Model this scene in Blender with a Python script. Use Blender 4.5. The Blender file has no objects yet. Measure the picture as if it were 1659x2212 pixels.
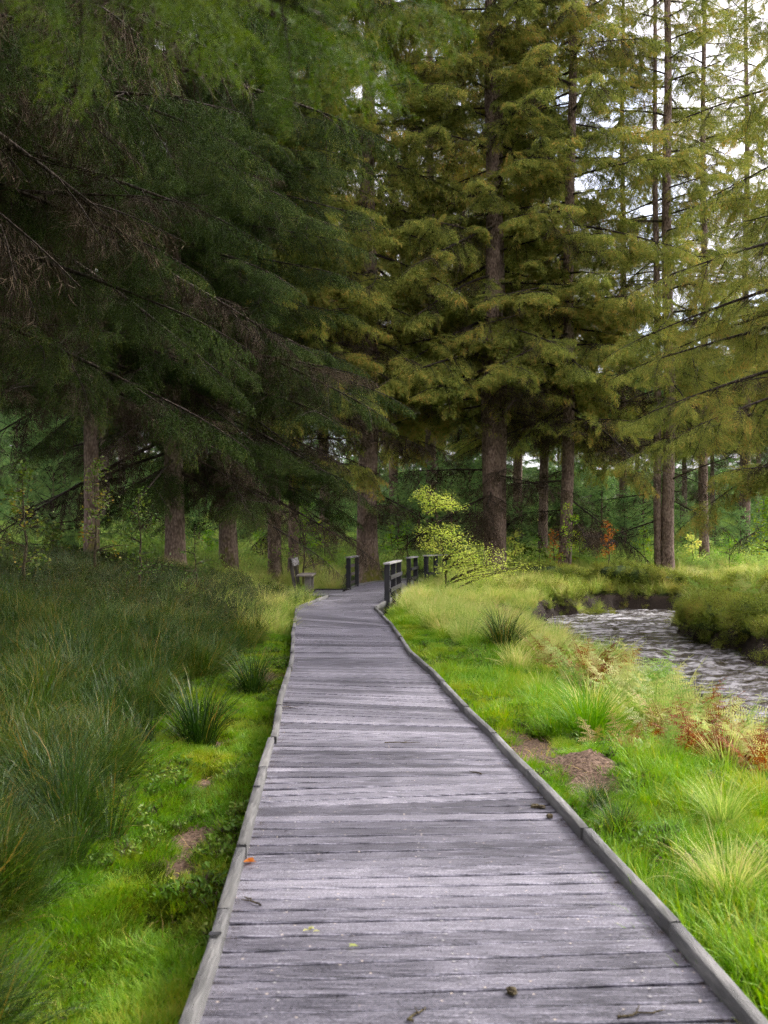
import bpy, bmesh, math, random
import numpy as np
from mathutils import Vector, Matrix

rng = np.random.default_rng(7)
random.seed(7)
R = math.radians
scene = bpy.context.scene
C = scene.collection

# ------------------------------------------------------------------ camera
cam_d = bpy.data.cameras.new('camera')
cam = bpy.data.objects.new('camera', cam_d)
C.objects.link(cam)
cam.location = (0, 0, 1.5)
cam.rotation_euler = (R(90), 0, 0)
cam_d.sensor_fit = 'VERTICAL'
cam_d.sensor_height = 36
cam_d.sensor_width = 27
cam_d.lens = 35
cam_d.shift_y = 59 / 2212.0          # horizon a little below the middle of the frame
cam_d.clip_end = 800
cam_d.clip_start = 0.05
cam_d.dof.use_dof = True
cam_d.dof.focus_distance = 11.5
cam_d.dof.aperture_fstop = 3.6
scene.camera = cam

# ------------------------------------------------------------------ sky, sun, exposure
SUN_EL, SUN_AZ = 38, 60              # azimuth clockwise from the view direction
w = bpy.data.worlds.new('World')
scene.world = w
w.use_nodes = True
nt = w.node_tree
nt.nodes.clear()
sky = nt.nodes.new('ShaderNodeTexSky')
sky.sky_type = 'NISHITA'
sky.sun_disc = False
sky.sun_elevation = R(SUN_EL)
sky.sun_rotation = R(SUN_AZ)
sky.air_density = 1.0
sky.dust_density = 1.0
tc = nt.nodes.new('ShaderNodeTexCoord')
mp = nt.nodes.new('ShaderNodeMapping')
mp.inputs['Scale'].default_value = (1, 1, 2.0)
no = nt.nodes.new('ShaderNodeTexNoise')
no.inputs['Scale'].default_value = 3.2
no.inputs['Detail'].default_value = 7
no.inputs['Roughness'].default_value = 0.55
cr = nt.nodes.new('ShaderNodeValToRGB')
cr.color_ramp.elements[0].position = 0.28
cr.color_ramp.elements[1].position = 0.50
mx = nt.nodes.new('ShaderNodeMix')
mx.data_type = 'RGBA'
sep = nt.nodes.new('ShaderNodeSeparateXYZ')
cz = nt.nodes.new('ShaderNodeMapRange')              # CIE overcast: (1 + 2 sin elevation) / 3
cz.inputs[1].default_value = 0; cz.inputs[2].default_value = 1; cz.inputs[3].default_value = 1 / 3; cz.inputs[4].default_value = 1
cc = nt.nodes.new('ShaderNodeVectorMath'); cc.operation = 'SCALE'; cc.inputs[0].default_value = (11.2, 10.5, 11.2)
nt.links.new(tc.outputs['Generated'], sep.inputs[0]); nt.links.new(sep.outputs['Z'], cz.inputs[0])
nt.links.new(cz.outputs[0], cc.inputs[3]); nt.links.new(cc.outputs[0], mx.inputs[7])
bg = nt.nodes.new('ShaderNodeBackground')
bg.inputs['Strength'].default_value = 0.11
wo = nt.nodes.new('ShaderNodeOutputWorld')
L = nt.links.new
L(tc.outputs['Generated'], mp.inputs['Vector'])
L(mp.outputs['Vector'], no.inputs['Vector'])
L(no.outputs['Fac'], cr.inputs['Fac'])
L(cr.outputs['Color'], mx.inputs[0])
L(sky.outputs['Color'], mx.inputs[6])
L(mx.outputs[2], bg.inputs['Color'])
L(bg.outputs['Background'], wo.inputs['Surface'])

sun_d = bpy.data.lights.new('sun', 'SUN')
sun_d.energy = 1.5
sun_d.angle = R(14)
sun_d.color = (1.0, 0.95, 0.86)
sun = bpy.data.objects.new('sun', sun_d)
C.objects.link(sun)
sv = Vector((math.sin(R(SUN_AZ)) * math.cos(R(SUN_EL)), math.cos(R(SUN_AZ)) * math.cos(R(SUN_EL)), math.sin(R(SUN_EL))))
sun.rotation_euler = sv.to_track_quat('Z', 'Y').to_euler()
sun.location = (20, 10, 30)

scene.view_settings.view_transform = 'Standard'
scene.view_settings.look = 'None'
scene.view_settings.gamma = 1
scene.view_settings.use_curve_mapping = False
scene.view_settings.exposure = 2.0

cy = scene.cycles
scene.render.engine = 'CYCLES'
cy.max_bounces = 3
cy.diffuse_bounces = 2
cy.glossy_bounces = 2
cy.transmission_bounces = 2
cy.transparent_max_bounces = 4
cy.use_denoising = True
cy.denoising_prefilter = 'NONE'
scene.render.filter_size = 1.15
cy.caustics_reflective = False
cy.caustics_refractive = False
cy.use_adaptive_sampling = True
cy.adaptive_threshold = 0.03
cy.adaptive_min_samples = 14

# ------------------------------------------------------------------ noise
def _h(ix, iy, s):
    n = (ix.astype(np.int64) * 374761393 + iy.astype(np.int64) * 668265263 + s * 974634777) & 0x7fffffff
    n = ((n ^ (n >> 13)) * 1274126177) & 0x7fffffff
    return ((n ^ (n >> 16)) & 0xffff) / 65535.0
def vnoise(x, y, s=0):
    x = np.asarray(x, float); y = np.asarray(y, float)
    ix = np.floor(x); iy = np.floor(y)
    fx = x - ix; fy = y - iy
    fx = fx * fx * (3 - 2 * fx); fy = fy * fy * (3 - 2 * fy)
    a = _h(ix, iy, s); b = _h(ix + 1, iy, s); c = _h(ix, iy + 1, s); d = _h(ix + 1, iy + 1, s)
    return (a * (1 - fx) + b * fx) * (1 - fy) + (c * (1 - fx) + d * fx) * fy
def fbm(x, y, s=0, o=4):
    v = 0; a = 0.5; t = 0
    for k in range(o):
        v = v + a * vnoise(np.asarray(x) * 2 ** k, np.asarray(y) * 2 ** k, s + k); t += a; a *= 0.5
    return v / t
def ss(a, b, x):
    t = np.clip((np.asarray(x, float) - a) / (b - a), 0, 1)
    return t * t * (3 - 2 * t)

# ------------------------------------------------------------------ layout curves (metres, camera looks along +Y, deck top is z = 0)
LEFT = np.array([(-.50, 0), (-.555, 2.4), (-.581, 3.475), (-.614, 4.07), (-.644, 4.62), (-.684, 5.26), (-.713, 5.73), (-.76, 6.68), (-.804, 7.54), (-.932, 9.21),
                 (-1.03, 11.1), (-1.16, 12.9), (-1.37, 15.36), (-1.655, 18.97), (-1.845, 21.3), (-1.42, 25.6), (-1.02, 29.4), (-.85, 32.0), (-.3, 34.6), (.8, 36.6), (2.4, 37.6), (4.5, 38.0), (6.5, 38.2), (9.0, 38.2)])
RIGHT = np.array([(1.22, 0), (1.13, 2.4), (1.08, 3.63), (1.045, 4.145), (.997, 4.757), (.975, 5.30), (.92, 6.0), (.862, 6.61), (.80, 7.45), (.673, 8.74),
                  (.51, 10.9), (.31, 12.9), (.22, 15.0), (.085, 17.4), (-.225, 21.4), (.16, 25.0), (.66, 29.6), (.93, 31.6), (1.34, 33.6), (1.95, 35.2), (2.9, 35.95), (4.5, 36.3), (6.5, 36.5), (9.0, 36.5)])
STREAM = np.array([(26, 33), (16, 30.2), (11.5, 28.9), (8.0, 28.4), (6.1, 26.6), (5.2, 23.0), (5.15, 19.0), (5.2, 15.0), (5.25, 11.0), (5.7, 7.0), (7.0, 2.0), (8.0, -4.0)])
STREAM_HW = np.array([1.6, 1.6, 1.7, 2.0, 1.9, 1.75, 1.55, 1.5, 1.6, 1.6, 1.6, 1.6])
WATER_Z = -0.64

def poly_dist(x, y, P, val=None):
    x = np.asarray(x, float); y = np.asarray(y, float)
    best = np.full(x.shape, 1e9); bv = np.zeros(x.shape)
    for i in range(len(P) - 1):
        ax, ay = P[i]; bx, by = P[i + 1]
        dx, dy = bx - ax, by - ay
        t = np.clip(((x - ax) * dx + (y - ay) * dy) / (dx * dx + dy * dy), 0, 1)
        d = np.hypot(x - ax - t * dx, y - ay - t * dy)
        m = d < best
        best = np.where(m, d, best)
        if val is not None:
            bv = np.where(m, val[i] * (1 - t) + val[i + 1] * t, bv)
    return (best, bv) if val is not None else best
MID = (LEFT + RIGHT) / 2
def lx(y): return np.interp(y, LEFT[:16, 1], LEFT[:16, 0])
def rx(y): return np.interp(y, RIGHT[:16, 1], RIGHT[:16, 0])
def deck_d(x, y): return poly_dist(x, y, MID) - 0.85           # metres outside the deck edge
def plat_d(x, y): return np.maximum(np.maximum(-2.95 - x, x + 1.2), np.maximum(26.7 - y, y - 29.4))
def stream_e(x, y):
    d, hw = poly_dist(x, y, STREAM, STREAM_HW)
    return d - hw + 0.45 * (fbm(np.asarray(x) * 1.1, np.asarray(y) * 1.1, 31, 3) - 0.5) * 2 + 0.3 * (fbm(np.asarray(x) * 4.5, np.asarray(y) * 4.5, 33, 3) - 0.5)
DIRT = [(1.15, 8.1, .28, 1.1), (1.38, 7.1, .3, .55), (1.0, 9.9, .25, .35), (1.22, 6.2, .1, .8), (1.38, 4.9, .12, .35), (-1.07, 5.75, .2, .42), (-1.05, 5.05, .18, .3), (-1.38, 8.3, .22, .42),
        (-1.22, 7.0, .14, .4), (-1.42, 12.1, .26, .8), (.62, 14.8, .2, .5)]
def dirt_m(x, y):
    m = np.zeros(np.shape(x))
    for (dx, dy, sx, sy) in DIRT:
        m = np.maximum(m, np.exp(-((np.asarray(x) - dx) / sx) ** 2 - ((np.asarray(y) - dy) / sy) ** 2))
    return np.clip(m + (fbm(np.asarray(x) * 5, np.asarray(y) * 5, 77, 3) - 0.5) * 0.9 * (m > .08), 0, 1)

def gz(x, y):
    x = np.asarray(x, float); y = np.asarray(y, float)
    dl = np.clip(lx(np.clip(y, 0, 26)) - x, 0, None)
    z = -0.15 + 0.0 * x
    z = z + 0.80 * ss(0.8, 7.0, dl) * ss(5, 20, y)
    z = z + 0.28 * ss(0.4, 2.2, dl) * ss(2, 9, y)
    z = z + 0.45 * ss(33, 41, y) + 0.052 * np.clip(y - 41, 0, 18) + .13 * np.clip(y - 59, 0, 75)
    z = z + (fbm(x * .8, y * .8, 3, 4) - 0.5) * 0.22 + (fbm(x * 4, y * 4, 9, 3) - 0.5) * 0.06
    e = stream_e(x, y)
    z = z + 0.22 * ss(0.2, 1.2, e) * ss(26.5, 30.5, y) * (x > 2) * ss(36, 34.5, y)
    z = z + 0.08 * ss(0.0, 1.0, e) * ss(5.6, 7.0, x) * ss(30, 26, y)
    z = z - 0.40 * ss(2.3, 0.1, e) * (x < 5.2) * ss(28, 24, y) * ss(4, 7, y)
    dd = np.minimum(deck_d(x, y), plat_d(x, y))
    low = np.where(y < 21, -0.17, -0.34)
    z = low + (z - low) * ss(-0.15, 0.55, dd)
    z = np.where(y < 20, np.minimum(z, -0.075 + 0.9 * np.clip(dd - .04, 0, 1)), z)
    d = dirt_m(x, y)
    z = z - 0.05 * ss(.25, .8, d)
    z = z - 0.28 * np.exp(-((x + .98) / .17) ** 2 - ((y - 4.45) / .16) ** 2)
    z = z + 0.20 * np.exp(-((x - 1.45) / .2) ** 2 - ((y - 7.15) / .3) ** 2) * (.5 + fbm(x * 14, y * 14, 5, 3))
    z = -1.15 + (z + 1.15) * ss(-0.45, 0.22, e)
    return z

# ------------------------------------------------------------------ helpers
def tag(o, label=None, cat=None, group=None, kind=None):
    if label: o['label'] = label
    if cat: o['category'] = cat
    if group: o['group'] = group
    if kind: o['kind'] = kind
    return o
def empty(name, loc, rz=0):
    o = bpy.data.objects.new(name, None); C.objects.link(o)
    o.location = loc; o.rotation_euler = (0, 0, rz); o.empty_display_size = .2
    return o
def npmesh(name, V, quads=None, tris=None, mats=(), smooth=False, tone=None, mi_q=None, mi_t=None, attrs=None):
    me = bpy.data.meshes.new(name)
    V = np.asarray(V, np.float32).reshape(-1, 3)
    q = np.zeros((0, 4), np.int32) if quads is None else np.asarray(quads, np.int32).reshape(-1, 4)
    t = np.zeros((0, 3), np.int32) if tris is None else np.asarray(tris, np.int32).reshape(-1, 3)
    me.vertices.add(len(V)); me.vertices.foreach_set('co', V.ravel())
    nl = q.size + t.size
    me.loops.add(nl)
    me.loops.foreach_set('vertex_index', np.concatenate([q.ravel(), t.ravel()]))
    me.polygons.add(len(q) + len(t))
    ls = np.concatenate([np.arange(len(q)) * 4, q.size + np.arange(len(t)) * 3]).astype(np.int32)
    me.polygons.foreach_set('loop_start', ls)
    mi = np.zeros(len(q) + len(t), np.int32)
    if mi_q is not None: mi[:len(q)] = mi_q
    if mi_t is not None: mi[len(q):] = mi_t
    me.polygons.foreach_set('material_index', mi)
    if smooth: me.polygons.foreach_set('use_smooth', np.ones(len(mi), bool))
    for m in mats: me.materials.append(m)
    if tone is not None:
        a = me.attributes.new('tone', 'FLOAT', 'POINT'); a.data.foreach_set('value', np.asarray(tone, np.float32))
    for k, v in (attrs or {}).items():
        a = me.attributes.new(k, 'FLOAT', 'POINT'); a.data.foreach_set('value', np.asarray(v, np.float32))
    me.update(calc_edges=True)
    me.validate()
    return me
def link(name, me, parent=None, loc=None):
    o = bpy.data.objects.new(name, me); C.objects.link(o)
    if parent is not None: o.parent = parent
    if loc is not None: o.location = loc
    return o
class Acc:
    """collects vertex/face blocks for one mesh"""
    def __init__(s): s.V = []; s.Q = []; s.T = []; s.mq = []; s.mt = []; s.tone = []; s.n = 0
    def add(s, V, q=None, t=None, m=0, tone=0.5):
        V = np.asarray(V, float).reshape(-1, 3)
        s.V.append(V)
        if q is not None and len(q):
            q = np.asarray(q).reshape(-1, 4); s.Q.append(q + s.n); s.mq.append(np.full(len(q), m))
        if t is not None and len(t):
            t = np.asarray(t).reshape(-1, 3); s.T.append(t + s.n); s.mt.append(np.full(len(t), m))
        s.tone.append(np.broadcast_to(np.asarray(tone, float), (len(V),)).copy())
        s.n += len(V)
    def mesh(s, name, mats, smooth=False):
        cat = lambda a: np.concatenate(a) if a else None
        return npmesh(name, np.concatenate(s.V), cat(s.Q), cat(s.T), mats, smooth, np.concatenate(s.tone), cat(s.mq), cat(s.mt))
def norm(v): return v / np.maximum(np.linalg.norm(v, axis=-1, keepdims=True), 1e-9)
def tube(P, rad, k=6, cap=True):
    P = np.asarray(P, float); n = len(P)
    T = norm(np.gradient(P, axis=0))
    ref = np.array([0, 0, 1.0]) if abs(T[0][2]) < .8 else np.array([1.0, 0, 0])
    A = norm(np.cross(T, ref)); B = np.cross(T, A)
    an = np.arange(k) / k * 2 * np.pi
    rad = np.broadcast_to(np.asarray(rad, float), (n,))
    V = P[:, None] + rad[:, None, None] * (np.cos(an)[None, :, None] * A[:, None] + np.sin(an)[None, :, None] * B[:, None])
    i = np.arange(n - 1)[:, None] * k; j = np.arange(k)[None]; j2 = (j + 1) % k
    q = np.stack([i + j, i + j2, i + k + j2, i + k + j], -1).reshape(-1, 4)
    return V.reshape(-1, 3), q
def ribbons(P, side, W):
    """P (n,k,3) centre lines, side (n,3) or (n,k,3), W (n,k) widths"""
    n, k = P.shape[:2]
    if side.ndim == 2: side = side[:, None]
    V = np.stack([P - side * W[..., None] / 2, P + side * W[..., None] / 2], 2)
    b = (np.arange(n) * k * 2)[:, None]; i = np.arange(k - 1)[None] * 2
    q = np.stack([b + i, b + i + 1, b + i + 3, b + i + 2], -1).reshape(-1, 4)
    return V.reshape(-1, 3), q
def leaves(c, d, nrm, ln, wd):
    """pointed leaf of two faces folded on its midrib"""
    d = norm(d); s = norm(np.cross(d, nrm)); u = np.cross(s, d)
    ln = np.asarray(ln)[:, None]; wd = np.asarray(wd)[:, None]
    m = c + d * ln * .45
    V = np.stack([c, m - s * wd / 2 + u * wd * .15, c + d * ln - u * ln * .08, m + s * wd / 2 + u * wd * .15], 1)
    b = np.arange(len(c))[:, None] * 4
    t = np.concatenate([b + np.array([0, 1, 2]), b + np.array([0, 2, 3])])
    return V.reshape(-1, 3), t
def unit_rand(n): return norm(rng.normal(size=(n, 3)))

# ------------------------------------------------------------------ materials
def newmat(name):
    m = bpy.data.materials.new(name); m.use_nodes = True
    nt = m.node_tree; nt.nodes.clear()
    return m, nt, nt.nodes.new, nt.links.new
def ramp(nt, stops):
    r = nt.nodes.new('ShaderNodeValToRGB'); e = r.color_ramp.elements
    while len(e) < len(stops): e.new(0.5)
    for k, (p, c) in enumerate(stops):
        e[k].position = p; e[k].color = (c[0], c[1], c[2], 1)
    return r
def foliage_mat(name, stops, transl=0.35, rough=0.5, spec=0.25, patch=1.2, tone_w=0.45, rand_w=0.35, noise_w=0.35):
    """leaf material: its colour varies with the piece (tone), the plant (random) and slow patches"""
    m, nt, N, L = newmat(name)
    at = N('ShaderNodeAttribute'); at.attribute_name = 'tone'
    oi = N('ShaderNodeObjectInfo')
    geo = N('ShaderNodeNewGeometry')
    nz = N('ShaderNodeTexNoise'); nz.inputs['Scale'].default_value = patch; nz.inputs['Detail'].default_value = 2
    L(geo.outputs['Position'], nz.inputs['Vector'])
    def mul(a, k):
        x = N('ShaderNodeMath'); x.operation = 'MULTIPLY'; L(a, x.inputs[0]); x.inputs[1].default_value = k; return x.outputs[0]
    def add(a, b):
        x = N('ShaderNodeMath'); x.operation = 'ADD'; L(a, x.inputs[0]); L(b, x.inputs[1]); return x.outputs[0]
    nn = N('ShaderNodeMapRange'); nn.inputs[1].default_value = .3; nn.inputs[2].default_value = .7
    L(nz.outputs['Fac'], nn.inputs[0])
    f = add(add(mul(at.outputs['Fac'], tone_w), mul(oi.outputs['Random'], rand_w)), mul(nn.outputs[0], noise_w))
    r = ramp(nt, stops); L(f, r.inputs['Fac'])
    p = N('ShaderNodeBsdfPrincipled'); p.inputs['Roughness'].default_value = rough
    p.inputs['Specular IOR Level'].default_value = spec
    t = N('ShaderNodeBsdfTranslucent')
    hs = N('ShaderNodeHueSaturation'); hs.inputs['Value'].default_value = 1.5; hs.inputs['Saturation'].default_value = 1.1
    L(r.outputs['Color'], hs.inputs['Color'])
    L(r.outputs['Color'], p.inputs['Base Color']); L(hs.outputs['Color'], t.inputs['Color'])
    mixs = N('ShaderNodeMixShader'); mixs.inputs[0].default_value = transl
    L(p.outputs[0], mixs.inputs[1]); L(t.outputs[0], mixs.inputs[2])
    o = N('ShaderNodeOutputMaterial'); L(mixs.outputs[0], o.inputs['Surface'])
    return m
M = {}
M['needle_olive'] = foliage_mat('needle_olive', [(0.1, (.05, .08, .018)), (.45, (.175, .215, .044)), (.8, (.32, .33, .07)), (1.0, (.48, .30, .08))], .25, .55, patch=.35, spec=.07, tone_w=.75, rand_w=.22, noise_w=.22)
M['needle_deep'] = foliage_mat('needle_deep', [(0.1, (.006, .014, .003)), (.5, (.026, .048, .010)), (.85, (.07, .105, .022)), (1.0, (.13, .14, .03))], .22, .5, patch=.5, spec=.07, tone_w=.75, rand_w=.22, noise_w=.22)  # deep green, with the left side's shade also put into the colour
M['needle_blue'] = foliage_mat('needle_blue', [(0.1, (.06, .14, .05)), (.5, (.16, .29, .10)), (.85, (.29, .42, .14)), (1.0, (.40, .46, .14))], .3, .5, patch=.8, spec=.07, tone_w=.75, rand_w=.22, noise_w=.22)
M['needle_gold'] = foliage_mat('needle_gold', [(0.1, (.08, .10, .018)), (.5, (.19, .195, .036)), (.85, (.31, .27, .05)), (1.0, (.42, .23, .05))], .3, .55, patch=.5, spec=.07, tone_w=.75, rand_w=.22, noise_w=.22)
M['needle_near'] = foliage_mat('needle_near', [(0.1, (.018, .042, .004)), (.5, (.055, .10, .008)), (.9, (.125, .175, .016))], .35, .5, patch=2)
M['needle_dead'] = foliage_mat('needle_dead', [(0.1, (.022, .016, .010)), (.5, (.055, .040, .024)), (.9, (.12, .09, .055))], .05, .8, .1, patch=1)
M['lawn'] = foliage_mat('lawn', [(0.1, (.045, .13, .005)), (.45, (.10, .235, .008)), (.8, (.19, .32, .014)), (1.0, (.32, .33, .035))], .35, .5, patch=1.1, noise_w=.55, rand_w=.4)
M['tallgrass'] = foliage_mat('tallgrass', [(0.1, (.004, .014, .0025)), (.4, (.016, .046, .006)), (.75, (.055, .098, .011)), (.95, (.13, .14, .017)), (1.0, (.25, .17, .04))], .35, .42, .35, patch=.9, tone_w=.6)  # darkness of the left side is put into this grass colour
M['straw'] = foliage_mat('straw', [(0.1, (.07, .06, .014)), (.5, (.15, .11, .025)), (1.0, (.26, .18, .05))], .3, .6, patch=2)
M['weed'] = foliage_mat('weed', [(0.1, (.04, .10, .012)), (.5, (.10, .20, .02)), (1.0, (.24, .28, .05))], .3, .5, patch=2)
M['palegrass'] = foliage_mat('palegrass', [(0.1, (.10, .19, .03)), (.4, (.22, .34, .06)), (.7, (.42, .46, .12)), (1.0, (.60, .50, .22))], .4, .5, patch=.9)
M['moss'] = foliage_mat('moss', [(0.1, (.022, .045, .005)), (.5, (.07, .11, .008)), (.9, (.17, .20, .015))], .2, .8, .1, patch=2.5)
M['bilberry'] = foliage_mat('bilberry', [(0.1, (.008, .018, .005)), (.5, (.024, .042, .009)), (.85, (.07, .09, .018)), (1.0, (.14, .09, .025))], .3, .5, patch=.8)
M['heather'] = foliage_mat('heather', [(0.1, (.07, .11, .012)), (.5, (.17, .22, .025)), (.85, (.28, .29, .045)), (1.0, (.32, .17, .05))], .3, .6, patch=.9)
M['undergrowth'] = foliage_mat('undergrowth', [(0.1, (.12, .22, .045)), (.5, (.26, .40, .085)), (.85, (.44, .52, .13)), (1.0, (.55, .46, .12))], .35, .5, patch=.5)
M['fern_green'] = foliage_mat('fern_green', [(0.1, (.09, .19, .03)), (.5, (.19, .32, .06)), (1.0, (.35, .40, .10))], .4, .5, patch=3)
M['fern_pale'] = foliage_mat('fern_pale', [(0.1, (.20, .26, .07)), (.5, (.38, .41, .14)), (1.0, (.55, .48, .20))], .4, .5, patch=3)
M['fern_rust'] = foliage_mat('fern_rust', [(0.1, (.06, .015, .005)), (.5, (.18, .045, .008)), (1.0, (.33, .11, .018))], .3, .6, patch=3)
M['fern_tan'] = foliage_mat('fern_tan', [(0.1, (.16, .11, .035)), (.5, (.28, .20, .065)), (1.0, (.40, .30, .10))], .3, .6, patch=3)
M['leaf_yellow'] = foliage_mat('leaf_yellow', [(0.1, (.34, .48, .07)), (.5, (.60, .66, .14)), (.95, (.78, .74, .22)), (1.0, (.72, .48, .14))], .45, .5, patch=2)
M['leaf_green'] = foliage_mat('leaf_green', [(0.1, (.07, .19, .015)), (.5, (.15, .33, .022)), (.85, (.32, .42, .03)), (1.0, (.5, .40, .04))], .45, .45, patch=2)
M['leaf_dark'] = foliage_mat('leaf_dark', [(0.1, (.03, .07, .012)), (.5, (.07, .13, .02)), (.85, (.16, .19, .03)), (1.0, (.35, .20, .03))], .4, .45, patch=2)
M['leaf_orange'] = foliage_mat('leaf_orange', [(0.1, (.30, .08, .012)), (.5, (.48, .16, .02)), (1.0, (.6, .32, .05))], .4, .5, patch=2)

def bark_mat(name, c0, c1, c2, moss=0.35, mscale=1.0):
    m, nt, N, L = newmat(name)
    geo = N('ShaderNodeNewGeometry')
    mpn = N('ShaderNodeMapping'); mpn.inputs['Scale'].default_value = (1, 1, .45)
    L(geo.outputs['Position'], mpn.inputs['Vector'])
    v = N('ShaderNodeTexVoronoi'); v.feature = 'F1'; v.inputs['Scale'].default_value = 22 * mscale
    n1 = N('ShaderNodeTexNoise'); n1.inputs['Scale'].default_value = 9 * mscale; n1.inputs['Detail'].default_value = 6
    wv = N('ShaderNodeVectorMath'); wv.operation = 'ADD'
    ns = N('ShaderNodeVectorMath'); ns.operation = 'SCALE'; ns.inputs[3].default_value = .08
    L(mpn.outputs[0], n1.inputs['Vector']); L(n1.outputs['Color'], ns.inputs[0])
    L(mpn.outputs[0], wv.inputs[0]); L(ns.outputs[0], wv.inputs[1]); L(wv.outputs[0], v.inputs['Vector'])
    r = ramp(nt, [(0.05, c2), (.45, c1), (.9, c0)]); L(v.outputs['Distance'], r.inputs['Fac'])
    n2 = N('ShaderNodeTexNoise'); n2.inputs['Scale'].default_value = 2.2; n2.inputs['Detail'].default_value = 4
    L(geo.outputs['Position'], n2.inputs['Vector'])
    mixc = N('ShaderNodeMix'); mixc.data_type = 'RGBA'; mixc.blend_type = 'MULTIPLY'; mixc.inputs[0].default_value = .7
    rr = ramp(nt, [(.3, (.55, .5, .45)), (.7, (1.3, 1.25, 1.2))]); L(n2.outputs['Fac'], rr.inputs['Fac'])
    L(r.outputs['Color'], mixc.inputs[6]); L(rr.outputs['Color'], mixc.inputs[7])
    # moss: attribute 'tone' says where it grows (limb tops, trunk foot)
    at = N('ShaderNodeAttribute'); at.attribute_name = 'tone'
    n3 = N('ShaderNodeTexNoise'); n3.inputs['Scale'].default_value = 7; n3.inputs['Detail'].default_value = 5
    L(geo.outputs['Position'], n3.inputs['Vector'])
    ad = N('ShaderNodeMath'); ad.operation = 'ADD'; L(at.outputs['Fac'], ad.inputs[0]); L(n3.outputs['Fac'], ad.inputs[1])
    mm = N('ShaderNodeMapRange'); mm.inputs[1].default_value = 1.25 - moss * .5; mm.inputs[2].default_value = 1.5 - moss * .5
    L(ad.outputs[0], mm.inputs[0])
    mix2 = N('ShaderNodeMix'); mix2.data_type = 'RGBA'
    mr = ramp(nt, [(.3, (.05, .06, .008)), (.7, (.16, .15, .018))]); L(n1.outputs['Fac'], mr.inputs['Fac'])
    L(mm.outputs[0], mix2.inputs[0]); L(mixc.outputs[2], mix2.inputs[6]); L(mr.outputs['Color'], mix2.inputs[7])
    bp = N('ShaderNodeBump'); bp.inputs['Strength'].default_value = .9; bp.inputs['Distance'].default_value = .03
    L(v.outputs['Distance'], bp.inputs['Height'])
    p = N('ShaderNodeBsdfPrincipled'); p.inputs['Roughness'].default_value = .85; p.inputs['Specular IOR Level'].default_value = .2
    L(mix2.outputs[2], p.inputs['Base Color']); L(bp.outputs[0], p.inputs['Normal'])
    o = N('ShaderNodeOutputMaterial'); L(p.outputs[0], o.inputs['Surface'])
    return m
M['bark'] = bark_mat('bark', (.09, .062, .047), (.20, .148, .115), (.31, .25, .20))
M['bark_far'] = bark_mat('bark_far', (.12, .09, .075), (.22, .175, .15), (.32, .27, .24), .1)
M['limb'] = bark_mat('limb', (.018, .014, .010), (.04, .031, .022), (.075, .06, .045), .45)
M['stem'] = bark_mat('stem', (.05, .04, .025), (.09, .075, .04), (.13, .11, .07), .3, 2)

def wood_mat(name, dark, mid, light, rough=(.3, .65), grain=(3, 60, 60), bump=.25, tint=None, wet=0.0):
    m, nt, N, L = newmat(name)
    tcn = N('ShaderNodeNewGeometry')
    oi = N('ShaderNodeObjectInfo')
    mpn = N('ShaderNodeMapping'); mpn.inputs['Scale'].default_value = grain
    off = N('ShaderNodeVectorMath'); off.operation = 'ADD'
    cmb = N('ShaderNodeCombineXYZ')
    k = N('ShaderNodeMath'); k.operation = 'MULTIPLY'; k.inputs[1].default_value = 37
    L(oi.outputs['Random'], k.inputs[0]); L(k.outputs[0], cmb.inputs[0])
    L(tcn.outputs['Position'], off.inputs[0]); L(cmb.outputs[0], off.inputs[1]); L(off.outputs[0], mpn.inputs['Vector'])
    n1 = N('ShaderNodeTexNoise'); n1.inputs['Scale'].default_value = 1; n1.inputs['Detail'].default_value = 6; n1.inputs['Roughness'].default_value = .65
    L(mpn.outputs[0], n1.inputs['Vector'])
    n2 = N('ShaderNodeTexNoise'); n2.inputs['Scale'].default_value = 1.6; n2.inputs['Detail'].default_value = 5
    L(tcn.outputs['Position'], n2.inputs['Vector'])
    a = N('ShaderNodeMath'); a.operation = 'ADD'
    b = N('ShaderNodeMath'); b.operation = 'MULTIPLY_ADD'; b.inputs[1].default_value = .22; 
    L(oi.outputs['Random'], b.inputs[0]); L(n2.outputs['Fac'], b.inputs[2])
    L(n1.outputs['Fac'], a.inputs[0]); L(b.outputs[0], a.inputs[1])
    h = N('ShaderNodeMath'); h.operation = 'MULTIPLY'; h.inputs[1].default_value = .5; L(a.outputs[0], h.inputs[0])
    r = ramp(nt, [(.38, dark), (.54, mid), (.70, light)]); L(h.outputs[0], r.inputs['Fac'])
    rr = N('ShaderNodeMapRange'); rr.inputs[1].default_value = .42; rr.inputs[2].default_value = .62
    rr.inputs[3].default_value = rough[0]; rr.inputs[4].default_value = rough[1]
    L(h.outputs[0], rr.inputs[0])
    bp = N('ShaderNodeBump'); bp.inputs['Strength'].default_value = bump; bp.inputs['Distance'].default_value = .01
    L(n1.outputs['Fac'], bp.inputs['Height'])
    p = N('ShaderNodeBsdfPrincipled')
    L(r.outputs['Color'], p.inputs['Base Color']); L(rr.outputs[0], p.inputs['Roughness']); L(bp.outputs[0], p.inputs['Normal'])
    o = N('ShaderNodeOutputMaterial'); L(p.outputs[0], o.inputs['Surface'])
    return m, nt, p, bp, r, h
M['kerb'] = wood_mat('kerb', (.03, .03, .029), (.085, .084, .081), (.19, .185, .175), (.5, .8), (60, 7, 60), .8)[0]
M['post'] = wood_mat('post', (.004, .004, .005), (.008, .008, .010), (.018, .018, .021), (.5, .8), (40, 40, 5), .3)[0]
M['cap'] = wood_mat('cap', (.13, .125, .12), (.26, .25, .25), (.42, .41, .40), (.5, .8), (40, 8, 40), .3)[0]
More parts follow.
